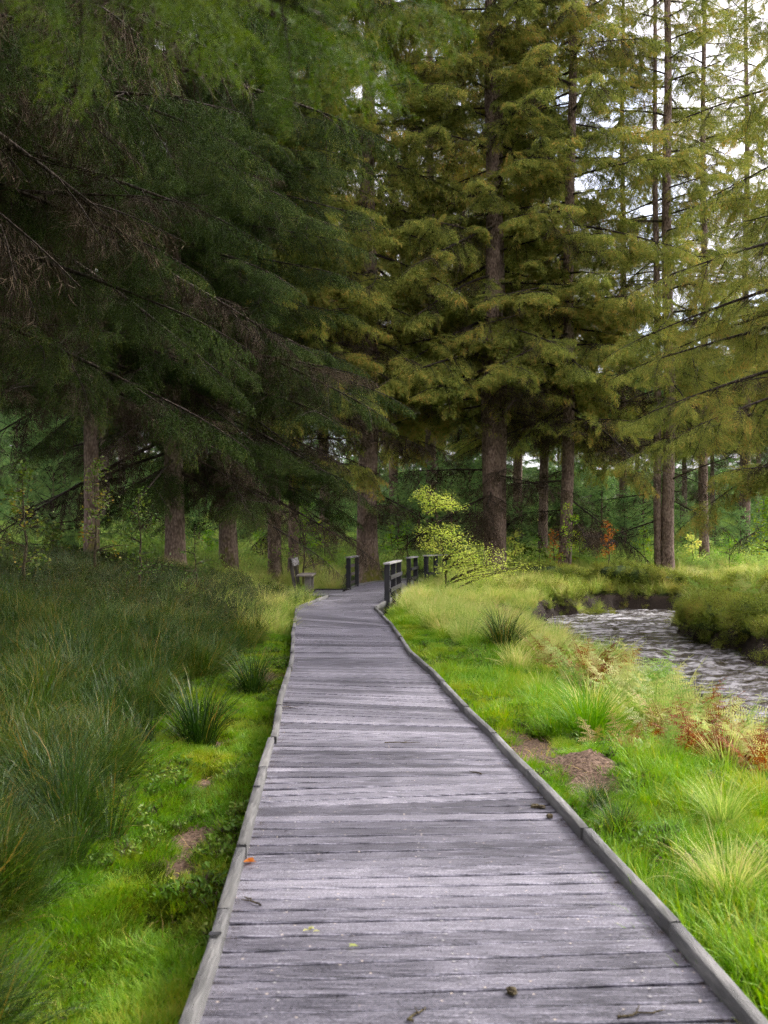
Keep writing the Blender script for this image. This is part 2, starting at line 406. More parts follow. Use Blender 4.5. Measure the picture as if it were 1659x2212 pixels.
M['bench_wood'] = wood_mat('bench_wood', (.07, .06, .05), (.15, .13, .115), (.26, .23, .20), (.5, .8), (40, 6, 40), .3)[0]
M['bench_dark'] = wood_mat('bench_dark', (.03, .025, .02), (.06, .05, .042), (.10, .085, .07), (.5, .8), (40, 40, 6), .3)[0]
M['bearer'] = wood_mat('bearer', (.012, .011, .010), (.025, .023, .02), (.05, .045, .04), (.6, .9), (30, 5, 30), .3)[0]

def deck_mat():
    """weathered grooved decking, damp: dark wet patches with a sheen, pale dry bands, anti-slip mesh grain"""
    m, nt, N, L = newmat('deck')
    geo = N('ShaderNodeNewGeometry'); oi = N('ShaderNodeObjectInfo')
    cmb = N('ShaderNodeCombineXYZ'); k = N('ShaderNodeMath'); k.operation = 'MULTIPLY'; k.inputs[1].default_value = 53
    L(oi.outputs['Random'], k.inputs[0]); L(k.outputs[0], cmb.inputs[0]); 
    off = N('ShaderNodeVectorMath'); off.operation = 'ADD'; L(geo.outputs['Position'], off.inputs[0]); L(cmb.outputs[0], off.inputs[1])
    mp1 = N('ShaderNodeMapping'); mp1.inputs['Scale'].default_value = (4.5, 55, 5); L(off.outputs[0], mp1.inputs['Vector'])
    n1 = N('ShaderNodeTexNoise'); n1.inputs['Scale'].default_value = 1; n1.inputs['Detail'].default_value = 7; n1.inputs['Roughness'].default_value = .62
    L(mp1.outputs[0], n1.inputs['Vector'])
    mp2 = N('ShaderNodeMapping'); mp2.inputs['Scale'].default_value = (.9, .75, 1); L(geo.outputs['Position'], mp2.inputs['Vector'])
    n2 = N('ShaderNodeTexNoise'); n2.inputs['Scale'].default_value = 1.1; n2.inputs['Detail'].default_value = 4; L(mp2.outputs[0], n2.inputs['Vector'])
    n3 = N('ShaderNodeTexNoise'); n3.inputs['Scale'].default_value = 95; n3.inputs['Detail'].default_value = 2; L(geo.outputs['Position'], n3.inputs['Vector'])
    def ma(op, a, b):
        x = N('ShaderNodeMath'); x.operation = op
        for i, v in enumerate((a, b)):
            if isinstance(v, (int, float)): x.inputs[i].default_value = v
            else: L(v, x.inputs[i])
        return x.outputs[0]
    f = ma('ADD', ma('MULTIPLY', n1.outputs['Fac'], .55), ma('ADD', ma('MULTIPLY', n2.outputs['Fac'], .28), .11))
    f = ma('ADD', f, ma('MULTIPLY', ma('SUBTRACT', oi.outputs['Random'], .5), .14))
    f = ma('ADD', f, ma('MULTIPLY', ma('SUBTRACT', n3.outputs['Fac'], .5), .42))
    r = ramp(nt, [(.34, (.026, .025, .032)), (.48, (.080, .077, .094)), (.60, (.18, .172, .204)), (.76, (.38, .365, .40))]); L(f, r.inputs['Fac'])
    # grit and pale lichen specks
    vo = N('ShaderNodeTexVoronoi'); vo.inputs['Scale'].default_value = 26; L(geo.outputs['Position'], vo.inputs['Vector'])
    lt = ma('LESS_THAN', vo.outputs['Distance'], .13)
    sel = N('ShaderNodeSeparateColor'); L(vo.outputs['Color'], sel.inputs[0])
    sp = ma('MULTIPLY', lt, ma('GREATER_THAN', sel.outputs[0], .80))
    mxs = N('ShaderNodeMix'); mxs.data_type = 'RGBA'; L(sp, mxs.inputs[0]); L(r.outputs['Color'], mxs.inputs[6]); mxs.inputs[7].default_value = (.42, .36, .30, 1)
    # grooves along each plank
    wv = N('ShaderNodeTexWave'); wv.wave_type = 'BANDS'; wv.bands_direction = 'Y'; wv.inputs['Scale'].default_value = 22; wv.inputs['Distortion'].default_value = .4
    L(geo.outputs['Position'], wv.inputs['Vector'])
    f = ma('ADD', f, ma('MULTIPLY', ma('SUBTRACT', wv.outputs['Fac'], .5), .16)); L(f, r.inputs['Fac'])
    hgt = ma('ADD', ma('MULTIPLY', wv.outputs['Fac'], .5), ma('ADD', ma('MULTIPLY', n3.outputs['Fac'], .6), n1.outputs['Fac']))
    bp = N('ShaderNodeBump'); bp.inputs['Strength'].default_value = .35; bp.inputs['Distance'].default_value = .006; L(hgt, bp.inputs['Height'])
    rg = N('ShaderNodeMapRange'); rg.inputs[1].default_value = .42; rg.inputs[2].default_value = .62; rg.inputs[3].default_value = .34; rg.inputs[4].default_value = .6
    L(f, rg.inputs[0])
    p = N('ShaderNodeBsdfPrincipled'); p.inputs['Specular IOR Level'].default_value = .5
    L(mxs.outputs[2], p.inputs['Base Color']); L(rg.outputs[0], p.inputs['Roughness']); L(bp.outputs[0], p.inputs['Normal'])
    o = N('ShaderNodeOutputMaterial'); L(p.outputs[0], o.inputs['Surface'])
    return m
M['deck'] = deck_mat()

def ground_mat():
    m, nt, N, L = newmat('ground')
    geo = N('ShaderNodeNewGeometry')
    n1 = N('ShaderNodeTexNoise'); n1.inputs['Scale'].default_value = 3; n1.inputs['Detail'].default_value = 8; L(geo.outputs['Position'], n1.inputs['Vector'])
    n2 = N('ShaderNodeTexNoise'); n2.inputs['Scale'].default_value = 38; n2.inputs['Detail'].default_value = 6; L(geo.outputs['Position'], n2.inputs['Vector'])
    green = ramp(nt, [(.3, (.018, .028, .006)), (.55, (.035, .058, .010)), (.75, (.06, .075, .014))]); L(n1.outputs['Fac'], green.inputs['Fac'])
    dirt = ramp(nt, [(.3, (.045, .028, .018)), (.5, (.115, .075, .05)), (.7, (.20, .135, .095))]); L(n2.outputs['Fac'], dirt.inputs['Fac'])
    at = N('ShaderNodeAttribute'); at.attribute_name = 'dirt'
    mr = N('ShaderNodeMapRange'); mr.inputs[1].default_value = .2; mr.inputs[2].default_value = .5; L(at.outputs['Fac'], mr.inputs[0])
    mx = N('ShaderNodeMix'); mx.data_type = 'RGBA'; L(mr.outputs[0], mx.inputs[0]); L(green.outputs['Color'], mx.inputs[6]); L(dirt.outputs['Color'], mx.inputs[7])
    a2 = N('ShaderNodeAttribute'); a2.attribute_name = 'bank_dark'
    pt = ramp(nt, [(.3, (.012, .009, .007)), (.7, (.04, .028, .02))]); L(n2.outputs['Fac'], pt.inputs['Fac'])  # ground mixes to a darker brown along the stream edge and bed
    mp_ = N('ShaderNodeMix'); mp_.data_type = 'RGBA'; L(a2.outputs['Fac'], mp_.inputs[0]); L(mx.outputs[2], mp_.inputs[6]); L(pt.outputs['Color'], mp_.inputs[7])
    mx = mp_
    bp = N('ShaderNodeBump'); bp.inputs['Strength'].default_value = .8; bp.inputs['Distance'].default_value = .03; L(n2.outputs['Fac'], bp.inputs['Height'])
    p = N('ShaderNodeBsdfPrincipled'); p.inputs['Roughness'].default_value = .9; p.inputs['Specular IOR Level'].default_value = .2
    L(mx.outputs[2], p.inputs['Base Color']); L(bp.outputs[0], p.inputs['Normal'])
    o = N('ShaderNodeOutputMaterial'); L(p.outputs[0], o.inputs['Surface'])
    return m
M['ground'] = ground_mat()

def water_mat():
    m, nt, N, L = newmat('water')
    geo = N('ShaderNodeNewGeometry')
    n1 = N('ShaderNodeTexNoise'); n1.inputs['Scale'].default_value = 7; n1.inputs['Detail'].default_value = 5; n1.inputs['Distortion'].default_value = 1.2
    L(geo.outputs['Position'], n1.inputs['Vector'])
    bp = N('ShaderNodeBump'); bp.inputs['Strength'].default_value = .9; bp.inputs['Distance'].default_value = .10; L(n1.outputs['Fac'], bp.inputs['Height'])
    at = N('ShaderNodeAttribute'); at.attribute_name = 'foam_sheen'
    mx = N('ShaderNodeMix'); mx.data_type = 'RGBA'; L(at.outputs['Fac'], mx.inputs[0])
    mx.inputs[6].default_value = (.035, .027, .02, 1); mx.inputs[7].default_value = (.66, .65, .68, 1)
    rg = N('ShaderNodeMapRange'); rg.inputs[3].default_value = .12; rg.inputs[4].default_value = .6; L(at.outputs['Fac'], rg.inputs[0])
    p = N('ShaderNodeBsdfPrincipled'); p.inputs['IOR'].default_value = 1.33
    L(mx.outputs[2], p.inputs['Base Color']); L(rg.outputs[0], p.inputs['Roughness']); L(bp.outputs[0], p.inputs['Normal'])
    o = N('ShaderNodeOutputMaterial'); L(p.outputs[0], o.inputs['Surface'])
    return m
M['water'] = water_mat()

# ------------------------------------------------------------------ scattering (geometry nodes put template meshes on points)
_tmpl = bpy.data.collections.new('templates')
_groups = {}
def template_group(key, meshes):
    """node group that instances one of MESHES on every vertex (attributes rot, siz, pick)"""
    if key in _groups: return _groups[key]
    g = bpy.data.node_groups.new('scatter_' + key, 'GeometryNodeTree')
    g.interface.new_socket('Geometry', in_out='INPUT', socket_type='NodeSocketGeometry')
    g.interface.new_socket('Geometry', in_out='OUTPUT', socket_type='NodeSocketGeometry')
    N = g.nodes.new; L = g.links.new
    gi = N('NodeGroupInput'); go = N('NodeGroupOutput')
    join = N('GeometryNodeJoinGeometry')
    for k in reversed(range(len(meshes))):
        ob = bpy.data.objects.new('template_' + key, meshes[k]); _tmpl.objects.link(ob)
        oi = N('GeometryNodeObjectInfo'); oi.inputs['Object'].default_value = ob
        gti = N('GeometryNodeGeometryToInstance')
        L(oi.outputs['Geometry'], gti.inputs[0]); L(gti.outputs[0], join.inputs[0])
    m2p = N('GeometryNodeMeshToPoints')
    iop = N('GeometryNodeInstanceOnPoints')
    iop.inputs['Pick Instance'].default_value = True
    def attr(nm, ty):
        a = N('GeometryNodeInputNamedAttribute'); a.data_type = ty; a.inputs['Name'].default_value = nm
        return a.outputs['Attribute']
    e2r = N('FunctionNodeEulerToRotation')
    L(gi.outputs[0], m2p.inputs[0]); L(m2p.outputs[0], iop.inputs['Points']); L(join.outputs[0], iop.inputs['Instance'])
    L(attr('pick', 'INT'), iop.inputs['Instance Index'])
    L(attr('rot', 'FLOAT_VECTOR'), e2r.inputs[0]); L(e2r.outputs[0], iop.inputs['Rotation'])
    L(attr('siz', 'FLOAT_VECTOR'), iop.inputs['Scale'])
    L(iop.outputs[0], go.inputs[0])
    _groups[key] = g
    return g
def scatter(name, group, P, rot, siz, pick, parent=None):
    me = bpy.data.meshes.new(name)
    P = np.asarray(P, np.float32); n = len(P)
    me.vertices.add(n); me.vertices.foreach_set('co', P.ravel())
    siz = np.asarray(siz, np.float32)
    if siz.ndim == 1: siz = np.repeat(siz[:, None], 3, 1)
    a = me.attributes.new('rot', 'FLOAT_VECTOR', 'POINT'); a.data.foreach_set('vector', np.asarray(rot, np.float32).ravel())
    a = me.attributes.new('siz', 'FLOAT_VECTOR', 'POINT'); a.data.foreach_set('vector', np.ascontiguousarray(siz).ravel())
    a = me.attributes.new('pick', 'INT', 'POINT'); a.data.foreach_set('value', np.asarray(pick, np.int32))
    me.update()
    o = link(name, me, parent)
    md = o.modifiers.new('scatter', 'NODES'); md.node_group = group
    return o
def basis_euler(f, up=np.array([0, 0, 1.0]), roll=None):
    f = norm(f); y = norm(np.cross(np.broadcast_to(up, f.shape), f)); z = np.cross(f, y)
    if roll is not None:
        c, s = np.cos(roll)[:, None], np.sin(roll)[:, None]
        y, z = y * c + z * s, z * c - y * s
    ry = -np.arcsin(np.clip(f[:, 2], -1, 1)); rxx = np.arctan2(y[:, 2], z[:, 2]); rz = np.arctan2(f[:, 1], f[:, 0])
    return np.stack([rxx, ry, rz], 1)

# ------------------------------------------------------------------ spruce sprays (templates)
def spray_mesh(name, mats, seed, fine, dead=False, pend=0.7):
    """a one-metre branch end: stem, side shoots both ways, hanging twigs, needles"""
    g = np.random.default_rng(seed)
    A = Acc()
    Lm = 1.0
    stem = lambda t: np.stack([t * Lm, .05 * np.sin(t * 3 + seed), -.10 * t * t], -1)
    tt = np.linspace(0, 1, 6)
    V, q = tube(stem(tt), np.linspace(.012, .003, 6), 3); A.add(V, q, m=1, tone=.2)
    twP, twD, twL, tone = [], [], [], []
    xs = np.arange(.05, .99, .06 if fine else .075)
    for x in xs:
        for sd in (-1, 1):
            ln = (.40 * (1 - x) ** .75 + .10) * g.uniform(.75, 1.15)
            a = R(g.uniform(42, 68)) * sd
            d = np.array([math.cos(a), math.sin(a), g.uniform(-.35, .05)])
            p0 = stem(np.array([x + g.uniform(-.02, .02)]))[0]
            k = 5; u = np.linspace(0, 1, k)
            P = p0 + d * (u * ln)[:, None] + np.array([0, 0, -1]) * (.45 * pend * ln * u * u)[:, None]
            V, q = ribbons(P[None], np.array([[0, 0, 1.0]]), np.full((1, k), .004)); A.add(V, q, m=1, tone=.3)
            for s_ in np.arange(.12, 1.0, .042 / max(ln, .1)):
                i = s_ * (k - 1); i0 = min(int(i), k - 2); pp = P[i0] + (P[i0 + 1] - P[i0]) * (i - i0)
                b = R(g.uniform(25, 60)) * g.choice([-1, 1]) + a
                dd = np.array([math.cos(b), math.sin(b), -g.uniform(.1, 1.6) * pend])
                twP.append(pp); twD.append(dd / np.linalg.norm(dd)); twL.append(g.uniform(.05, .13) * (1.3 - .5 * s_) * (1 + .6 * pend)); tone.append(g.uniform(0, .75) + .3 * x * s_)
            twP.append(P[-2]); twD.append(norm(P[-1] - P[-2])); twL.append(.10); tone.append(.6 + g.uniform(0, .4))
    twP = np.array(twP); twD = np.array(twD); twL = np.array(twL); tone = np.array(tone); n = len(twP)
    # twig stems
    P2 = np.stack([twP, twP + twD * twL[:, None] * .5, twP + twD * twL[:, None] + np.array([0, 0, -.02])], 1)
    if dead:
        P2[:, 2] += g.normal(size=(n, 3)) * .03
        V, q = ribbons(P2, norm(np.cross(twD, g.normal(size=(n, 3)))), np.tile([.006, .005, .002], (n, 1)))
        A.add(V, q, m=0, tone=np.repeat(tone, 6))
        return A.mesh(name, mats)
    nn = 15 if fine else 7
    nl, nw = (.027, .0065) if fine else (.042, .018)
    u = (np.arange(nn) + .5) / nn
    base = twP[:, None] + twD[:, None] * (twL[:, None] * u)[..., None] + np.array([0, 0, -.02]) * (u * u)[None, :, None]
    rad = g.normal(size=(n, nn, 3)); rad -= (rad * twD[:, None]).sum(-1, keepdims=True) * twD[:, None]; rad = norm(rad)
    nd = norm(rad * .75 + twD[:, None] * .75)
    sd = norm(np.cross(nd, g.normal(size=(n, nn, 3))))
    ll = nl * g.uniform(.7, 1.2, (n, nn, 1))
    V = np.stack([base - sd * nw / 2, base + sd * nw / 2, base + nd * ll], 2).reshape(-1, 3)
    t = np.arange(n * nn * 3).reshape(-1, 3)
    A.add(V, t=t, m=0, tone=np.clip(np.repeat(tone, nn * 3) + g.uniform(-.1, .1, n * nn * 3), 0, 1))
    return A.mesh(name, mats)
SPR = {}
def spray_set(key, mat, fine, dead=False, pend=.7):
    ms = [spray_mesh('spray_' + key, [M[mat], M['limb']], 10 + k * 7, fine, dead, pend) for k in range(4)]
    dd = [spray_mesh('deadspray_' + key, [M['needle_dead'], M['limb']], 50 + k, False, True, pend) for k in range(2)]
    SPR[key] = template_group(key, ms + dd)       # picks 0-3 are green, 4-5 bare dead twigs
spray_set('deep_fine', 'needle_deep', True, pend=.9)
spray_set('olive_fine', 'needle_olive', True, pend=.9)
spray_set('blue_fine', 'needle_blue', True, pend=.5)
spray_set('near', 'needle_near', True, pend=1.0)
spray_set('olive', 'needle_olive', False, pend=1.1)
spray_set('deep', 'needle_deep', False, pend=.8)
spray_set('gold', 'needle_gold', False, pend=1.0)
spray_set('blue', 'needle_blue', False, pend=.4)

def spruce(name, label, x, y, H, dia, base, Lmax, n, seed, key, group=None, dead_to=None, spray=1.15, gap=.34, low_droop=-12, top_rise=18, lean=(0, 0), sag=.045,
           bark='bark', moss=.8, extra=(), cat='tree', sink=.15, low_skip=0.0, azr=None, twin=None, tip_up=.05, deadp=0.05, inner_dead=.18, low_dead=0):
    """tapered trunk with root flare and limbs, crown of hanging sprays"""
    g = np.random.default_rng(seed)
    z0 = float(gz(x, y)) - sink
    root = empty(name, (x, y, z0)); tag(root, label, cat, group)
    T = Acc()
    def trunk(ox, oy, dia, H, lean):
        k = 14; nz = 26
        hs = H * np.linspace(0, 1, nz) ** 1.6
        an = np.arange(k) / k * 2 * np.pi
        r = dia / 2 * (1 - hs / H) ** .75 + .012
        fl = 1 + .55 * np.exp(-hs / (dia * .75))
        ph = g.uniform(0, 6, 3)
        lob = 1 + (.16 * np.exp(-hs / (dia * 1.2)))[:, None] * (np.sin(an * 3 + ph[0]) + .6 * np.sin(an * 5 + ph[1]))[None] + .03 * g.normal(size=(nz, k))
        rr = (r * fl)[:, None] * lob
        cx = ox + lean[0] * hs + .10 * dia * np.sin(hs * .5 + ph[2]); cyy = oy + lean[1] * hs
        V = np.stack([cx[:, None] + rr * np.cos(an), cyy[:, None] + rr * np.sin(an), np.repeat(hs[:, None], k, 1)], -1).reshape(-1, 3)
        i = np.arange(nz - 1)[:, None] * k; j = np.arange(k)[None]; j2 = (j + 1) % k
        q = np.stack([i + j, i + j2, i + k + j2, i + k + j], -1).reshape(-1, 4)
        ms = moss * np.exp(-hs / 2.0)[:, None] * (.55 + .6 * np.cos(an - g.uniform(0, 6)))[None] + 0.05
        T.add(V, q, m=0, tone=np.clip(ms, 0, 1).ravel())
        return lambda h: np.array([np.interp(h, hs, cx), np.interp(h, hs, cyy), h]), lambda h: np.interp(h, hs, r)
    ctr, rad = trunk(0, 0, dia, H, lean)
    if twin: trunk(twin[0], twin[1], twin[2], H * .85, (lean[0] - .004, lean[1]))
    if dead_to is None: dead_to = base + .12 * (H - base)
    SP, SD, SS, SK, SR = [], [], [], [], []
    specs = []
    for k in range(n):
        f = (k + g.uniform(0, 1)) / n
        h = base + (H - base) * f ** 1.15
        if f < .25 and g.uniform() < low_skip: continue
        az = g.uniform(*azr) if azr is not None else k * 2.399 + g.uniform(-.5, .5)
        ln = Lmax * (1 - f) ** .62 * g.uniform(.5, 1.2) + .35
        if f < .12: ln *= g.uniform(.6, 1.0)
        el = low_droop + (top_rise - low_droop) * f + g.normal(0, 9)
        specs.append((h, az, ln, el, h < dead_to and g.uniform() < .55))
    for k in range(low_dead):
        specs.append((g.uniform(2.2, base + 1), g.uniform(0, 6.28), g.uniform(.8, 3.2), g.normal(-8, 10), True))
    specs = [(*e_, spray, gap) for e_ in specs] + [(*e_[:4], False, e_[4] if len(e_) > 4 else spray, e_[5] if len(e_) > 5 else gap) for e_ in extra]
    for (h, az, ln, el, dead, spray, gap) in specs:
        c = ctr(h); u = np.linspace(0, 1, 7)
        rr = ln * u
        wob = g.uniform(-.25, .25) * ln * u * u * (.2 if spray < .5 else 1)
        dz = math.tan(R(el)) * rr - sag * rr ** 2 + tip_up * ln * u ** 3
        P = c + np.stack([np.cos(az) * rr - np.sin(az) * wob, np.sin(az) * rr + np.cos(az) * wob, dz], -1)
        r0 = min(.012 + .011 * ln, rad(h) * .55)
        V, q = tube(P, r0 * (1 - .85 * u), 5)
        up = np.tile([0.0, .2, .2, .0, 0], 7)[:len(V)]
        nrm_up = (V - np.repeat(P, 5, 0))[:, 2] / max(r0, .001)
        T.add(V, q, m=1, tone=np.clip(.25 + .5 * nrm_up, 0, .85))
        tang = norm(np.gradient(P, axis=0))
        start = .15 if ln < 1.2 else .22
        away = np.cos(az) * x / math.hypot(x, y) + np.sin(az) * y / math.hypot(x, y)
        if z0 + h - 2.5 > 1.5 + .542 * max(y, 0) + .25 * y / 10: gap, spray = gap * 2.0, spray * 1.5
        elif away > .35: gap, spray = gap * 1.5, spray * 1.2
        ts = np.arange(start, .98, gap * g.uniform(.9, 1.1) / ln)
        for t in ts:
            i = t * 6; i0 = min(int(i), 5); p = P[i0] + (P[i0 + 1] - P[i0]) * (i - i0); tg = tang[i0]
            for sd in (-1, 1):
                if g.uniform() < .12: continue
                a = R(g.uniform(38, 72)) * sd
                d = np.array([tg[0] * math.cos(a) - tg[1] * math.sin(a), tg[0] * math.sin(a) + tg[1] * math.cos(a), tg[2] * .5 - g.uniform(-.1, .35) - (g.uniform(.3, 1.3) if g.uniform() < .55 else 0)])
                SP.append(p); SD.append(d); SS.append(spray * g.uniform(.4, 1.1) * (1.15 - .45 * t) * min(1, .45 + .22 * ln)); SR.append(g.normal(0, .55))
                inner = t < .4
                SK.append(g.integers(4, 6) if dead or (inner and g.uniform() < inner_dead) or g.uniform() < deadp else g.integers(0, 4))
        SP.append(P[-1] - tang[-1] * .3 * spray); SD.append(tang[-1]); SS.append(spray * g.uniform(.8, 1.1) * min(1, .5 + .2 * ln)); SR.append(0); SK.append(g.integers(4, 6) if dead else g.integers(0, 4))
    # leader
    SP.append(ctr(H * .985)); SD.append(np.array([.05, 0, 1.0])); SS.append(spray * .6); SR.append(0.); SK.append(0)
    tr = link('trunk', T.mesh('trunk', [M[bark], M['limb']], True), root)
    SD = np.array(SD, float); SD[np.abs(SD[:, :2]).sum(1) < 1e-4] += (.02, .01, 0)
    cr_ = scatter('crown', SPR[key], np.array(SP), basis_euler(SD, roll=np.array(SR, float)), np.array(SS), np.array(SK), root)
    tag(cr_, kind='stuff')
    return root

# ================================================================== GROUND
def axis(lo, hi, fine_lo, fine_hi, step, grow=1.12, mx=6):
    a = list(np.arange(fine_lo, fine_hi + 1e-6, step)); s = step
    x = a[-1]
    while x < hi: s = min(s * grow, mx); x += s; a.append(x)
    s = step; x = a[0]
    while x > lo: s = min(s * grow, mx); x -= s; a.insert(0, x)
    return np.array(a)
gx_ = axis(-160, 160, -5.0, 9.5, .11, 1.13); gy_ = axis(-40, 260, 2.2, 31.5, .11, 1.10)
X, Y = np.meshgrid(gx_, gy_)
Z = gz(X, Y)
nx_, ny_ = len(gx_), len(gy_)
i = np.arange(ny_ - 1)[:, None] * nx_; j = np.arange(nx_ - 1)[None]
q = np.stack([i + j, i + j + 1, i + nx_ + j + 1, i + nx_ + j], -1).reshape(-1, 4)
e_ = stream_e(X, Y)
dm = np.maximum(dirt_m(X, Y), np.maximum(ss(.25, .0, e_) * .9, ss(.10, -.10, deck_d(X, Y)) * .9))
ground = link('ground', npmesh('ground', np.stack([X, Y, Z], -1), q, mats=[M['ground']], smooth=True, attrs={'dirt': dm.ravel(), 'bank_dark': (ss(.35, .05, e_)).ravel()}))
tag(ground, 'grassy forest floor with bare earth patches beside the boardwalk', kind='structure')

# ---- stream
def build_water():
    xs = np.arange(2.6, 16, .07); ys = np.arange(1, 34, .09)
    X, Y = np.meshgrid(xs, ys)
    e = stream_e(X, Y)
    # ripples run across the flow
    n1 = fbm(X * 3.2 + Y * .8, Y * 2.0 - X * .5, 41, 4) - .5
    n2 = fbm(X * 9, Y * 6, 45, 3) - .5
    Zw = WATER_Z + .10 * n1 + .05 * n2
    fo = ss(.50, .70, fbm(X * 1.6 + 5, Y * 3.4, 51, 4)) * ss(.45, .62, fbm(X * 9, Y * 12, 57, 3)) * (.5 + .5 * ss(22, 26, Y))
    fo = np.maximum(fo, .42 * ss(.40, .72, fbm(X * 4, Y * 9, 59, 5)))  # soft pale layer over the foam streaks: sky reflection painted into the colour
    nx, ny = len(xs), len(ys)
    i = np.arange(ny - 1)[:, None] * nx; j = np.arange(nx - 1)[None]
    q = np.stack([i + j, i + j + 1, i + nx + j + 1, i + nx + j], -1)
    keep = (e < .5)[:-1, :-1]
    q = q[keep]
    used = np.unique(q); remap = np.zeros(nx * ny, int); remap[used] = np.arange(len(used))
    V = np.stack([X, Y, Zw], -1).reshape(-1, 3)[used]
    return npmesh('water', V, remap[q], mats=[M['water']], smooth=True, attrs={'foam_sheen': fo.ravel()[used]})
wtr = link('water', build_water())
tag(wtr, 'shallow peaty brown stream rippling past the grass bank', kind='structure')

# ================================================================== BOARDWALK
def bevel_box(name, sx, sy, sz, bev, mat, seg=1):
    bm = bmesh.new(); bmesh.ops.create_cube(bm, size=1)
    for v in bm.verts: v.co = (v.co.x * sx, v.co.y * sy, v.co.z * sz)
    if bev: bmesh.ops.bevel(bm, geom=bm.edges[:], offset=bev, segments=seg, affect='EDGES')
    me = bpy.data.meshes.new(name); bm.to_mesh(me); bm.free(); me.materials.append(M[mat])
    return me
def cum(P): return np.concatenate([[0], np.cumsum(np.hypot(*np.diff(P, axis=0).T))])
def resample(P, s): c = cum(P); s = s * c[-1]; return np.stack([np.interp(s, c, P[:, 0]), np.interp(s, c, P[:, 1])], -1)
walk = empty('boardwalk', (0, 0, 0))
tag(walk, 'weathered grey timber boardwalk winding towards the trees', kind='structure')
pm = cum(MID)
PITCH = .125
npl = int(pm[-1] / PITCH)
plank_me = [bevel_box('plank', 1, .1105, .032, .005, 'deck') for _ in range(1)][0]
far_pl = Acc()
cnt = 0
for k in range(14, npl):
    s = k * PITCH
    l = np.array([np.interp(s, pm, LEFT[:, 0]), np.interp(s, pm, LEFT[:, 1])]); r = np.array([np.interp(s, pm, RIGHT[:, 0]), np.interp(s, pm, RIGHT[:, 1])])
    c = (l + r) / 2; d = r - l; ln = np.hypot(*d) + .10; a = math.atan2(d[1], d[0])
    if cnt < 278:
        o = link('plank', plank_me, walk)
        o.location = (c[0], c[1], -.016 + rng.normal() * .002)
        o.rotation_euler = (rng.normal() * .006, rng.normal() * .0012, a + rng.normal() * .0012)
        o.scale = (ln, 1 if s < 28 else 1.05, 1); cnt += 1
    else:
        h = np.array([[sx * ln / 2, sy * .058, sz] for sz in (-.032, 0) for sx, sy in ((-1, -1), (1, -1), (1, 1), (-1, 1))])
        V = h.copy(); V[:, 0] = c[0] + h[:, 0] * math.cos(a) - h[:, 1] * math.sin(a); V[:, 1] = c[1] + h[:, 0] * math.sin(a) + h[:, 1] * math.cos(a)
        V[:, 2] += rng.normal() * .0012
        far_pl.add(V, [[4, 5, 6, 7], [0, 1, 5, 4], [1, 2, 6, 5], [2, 3, 7, 6], [3, 0, 4, 7]])
fp = link('far_planking', far_pl.mesh('far_planking', [M['deck']]), walk); tag(fp, kind='stuff')
# bench landing
for k in range(21):
    o = link('plank', plank_me, walk); o.location = (-2.07 + rng.normal() * .005, 26.95 + k * PITCH, -.018 + rng.normal() * .0012); o.scale = (1.72, 1, 1); o.rotation_euler = (0, 0, rng.normal() * .002)
def strip(name, P, z0, z1, w, mat, seglen, gapw=.012, jit=.004, miss=0, parent=walk, bev=.004):
    """timbers laid end to end along the polyline P, top at z1"""
    P = np.asarray(P, float); c = cum(P); n = max(1, int(round(c[-1] / seglen)))
    cuts = np.linspace(0, c[-1], n + 1); cuts[1:-1] += rng.uniform(-.2, .2, n - 1) * seglen
    for k in range(n):
        s = np.linspace(cuts[k] + gapw / 2, cuts[k + 1] - gapw / 2, max(2, int((cuts[k + 1] - cuts[k]) / .35) + 1))
        Q = np.stack([np.interp(s, c, P[:, 0]), np.interp(s, c, P[:, 1])], -1)
        T_ = norm(np.gradient(Q, axis=0)); Nn = np.stack([-T_[:, 1], T_[:, 0]], -1)
        dz = rng.normal() * jit; dx = rng.normal() * jit * 1.2
        hw = w / 2
        prof = [(-hw, z0), (-hw, z1 - bev), (-hw + bev, z1), (hw - bev, z1), (hw, z1 - bev), (hw, z0)]
        V = np.array([[(Q[i_] + Nn[i_] * (a_ + dx)).tolist() + [b_ + dz] for a_, b_ in prof] for i_ in range(len(Q))]).reshape(-1, 3)
        m = len(prof); i_ = np.arange(len(Q) - 1)[:, None] * m; j_ = np.arange(m)[None]; j2 = (j_ + 1) % m
        q = np.stack([i_ + j_, i_ + j2, i_ + m + j2, i_ + m + j_], -1).reshape(-1, 4)
        e0 = [[0, 1, 4, 5], [1, 2, 3, 4]]; e1 = [[a_ + (len(Q) - 1) * m for a_ in reversed(f)] for f in e0]
        link(name, npmesh(name, V, np.concatenate([q, e0, e1]), mats=[M[mat]]), parent)
def offs(P, d):
    P = np.asarray(P, float); T_ = norm(np.gradient(P, axis=0)); return P + np.stack([-T_[:, 1], T_[:, 0]], -1) * d
strip('kerb_rail', offs(LEFT[1:15], .025), -.10, .058, .047, 'kerb', 1.25)
strip('kerb_rail', offs(LEFT[14:16], .035), -.08, .062, .068, 'kerb', 2.4)
strip('kerb_rail', offs(RIGHT[1:15], -.025), -.10, .058, .047, 'kerb', 1.25)
strip('kerb_rail', offs(RIGHT[14:20], -.035), -.08, .055, .068, 'kerb', 2.0)
strip('kerb_rail', offs(RIGHT[19:], -.035), -.08, .055, .068, 'kerb', 2.4)
strip('kerb_rail', offs(LEFT[16:], .035), -.08, .055, .068, 'kerb', 2.2)
strip('kerb_rail', [(-2.93, 29.42), (-1.06, 29.42)], -.06, .05, .06, 'bearer', 2.0)
strip('bearer', [(-2.95, 26.84), (-1.33, 26.84)], -.26, -.036, .05, 'bearer', 2.0)
strip('bearer', offs(RIGHT[14:], -.01), -.30, -.045, .05, 'bearer', 3.0, jit=0)
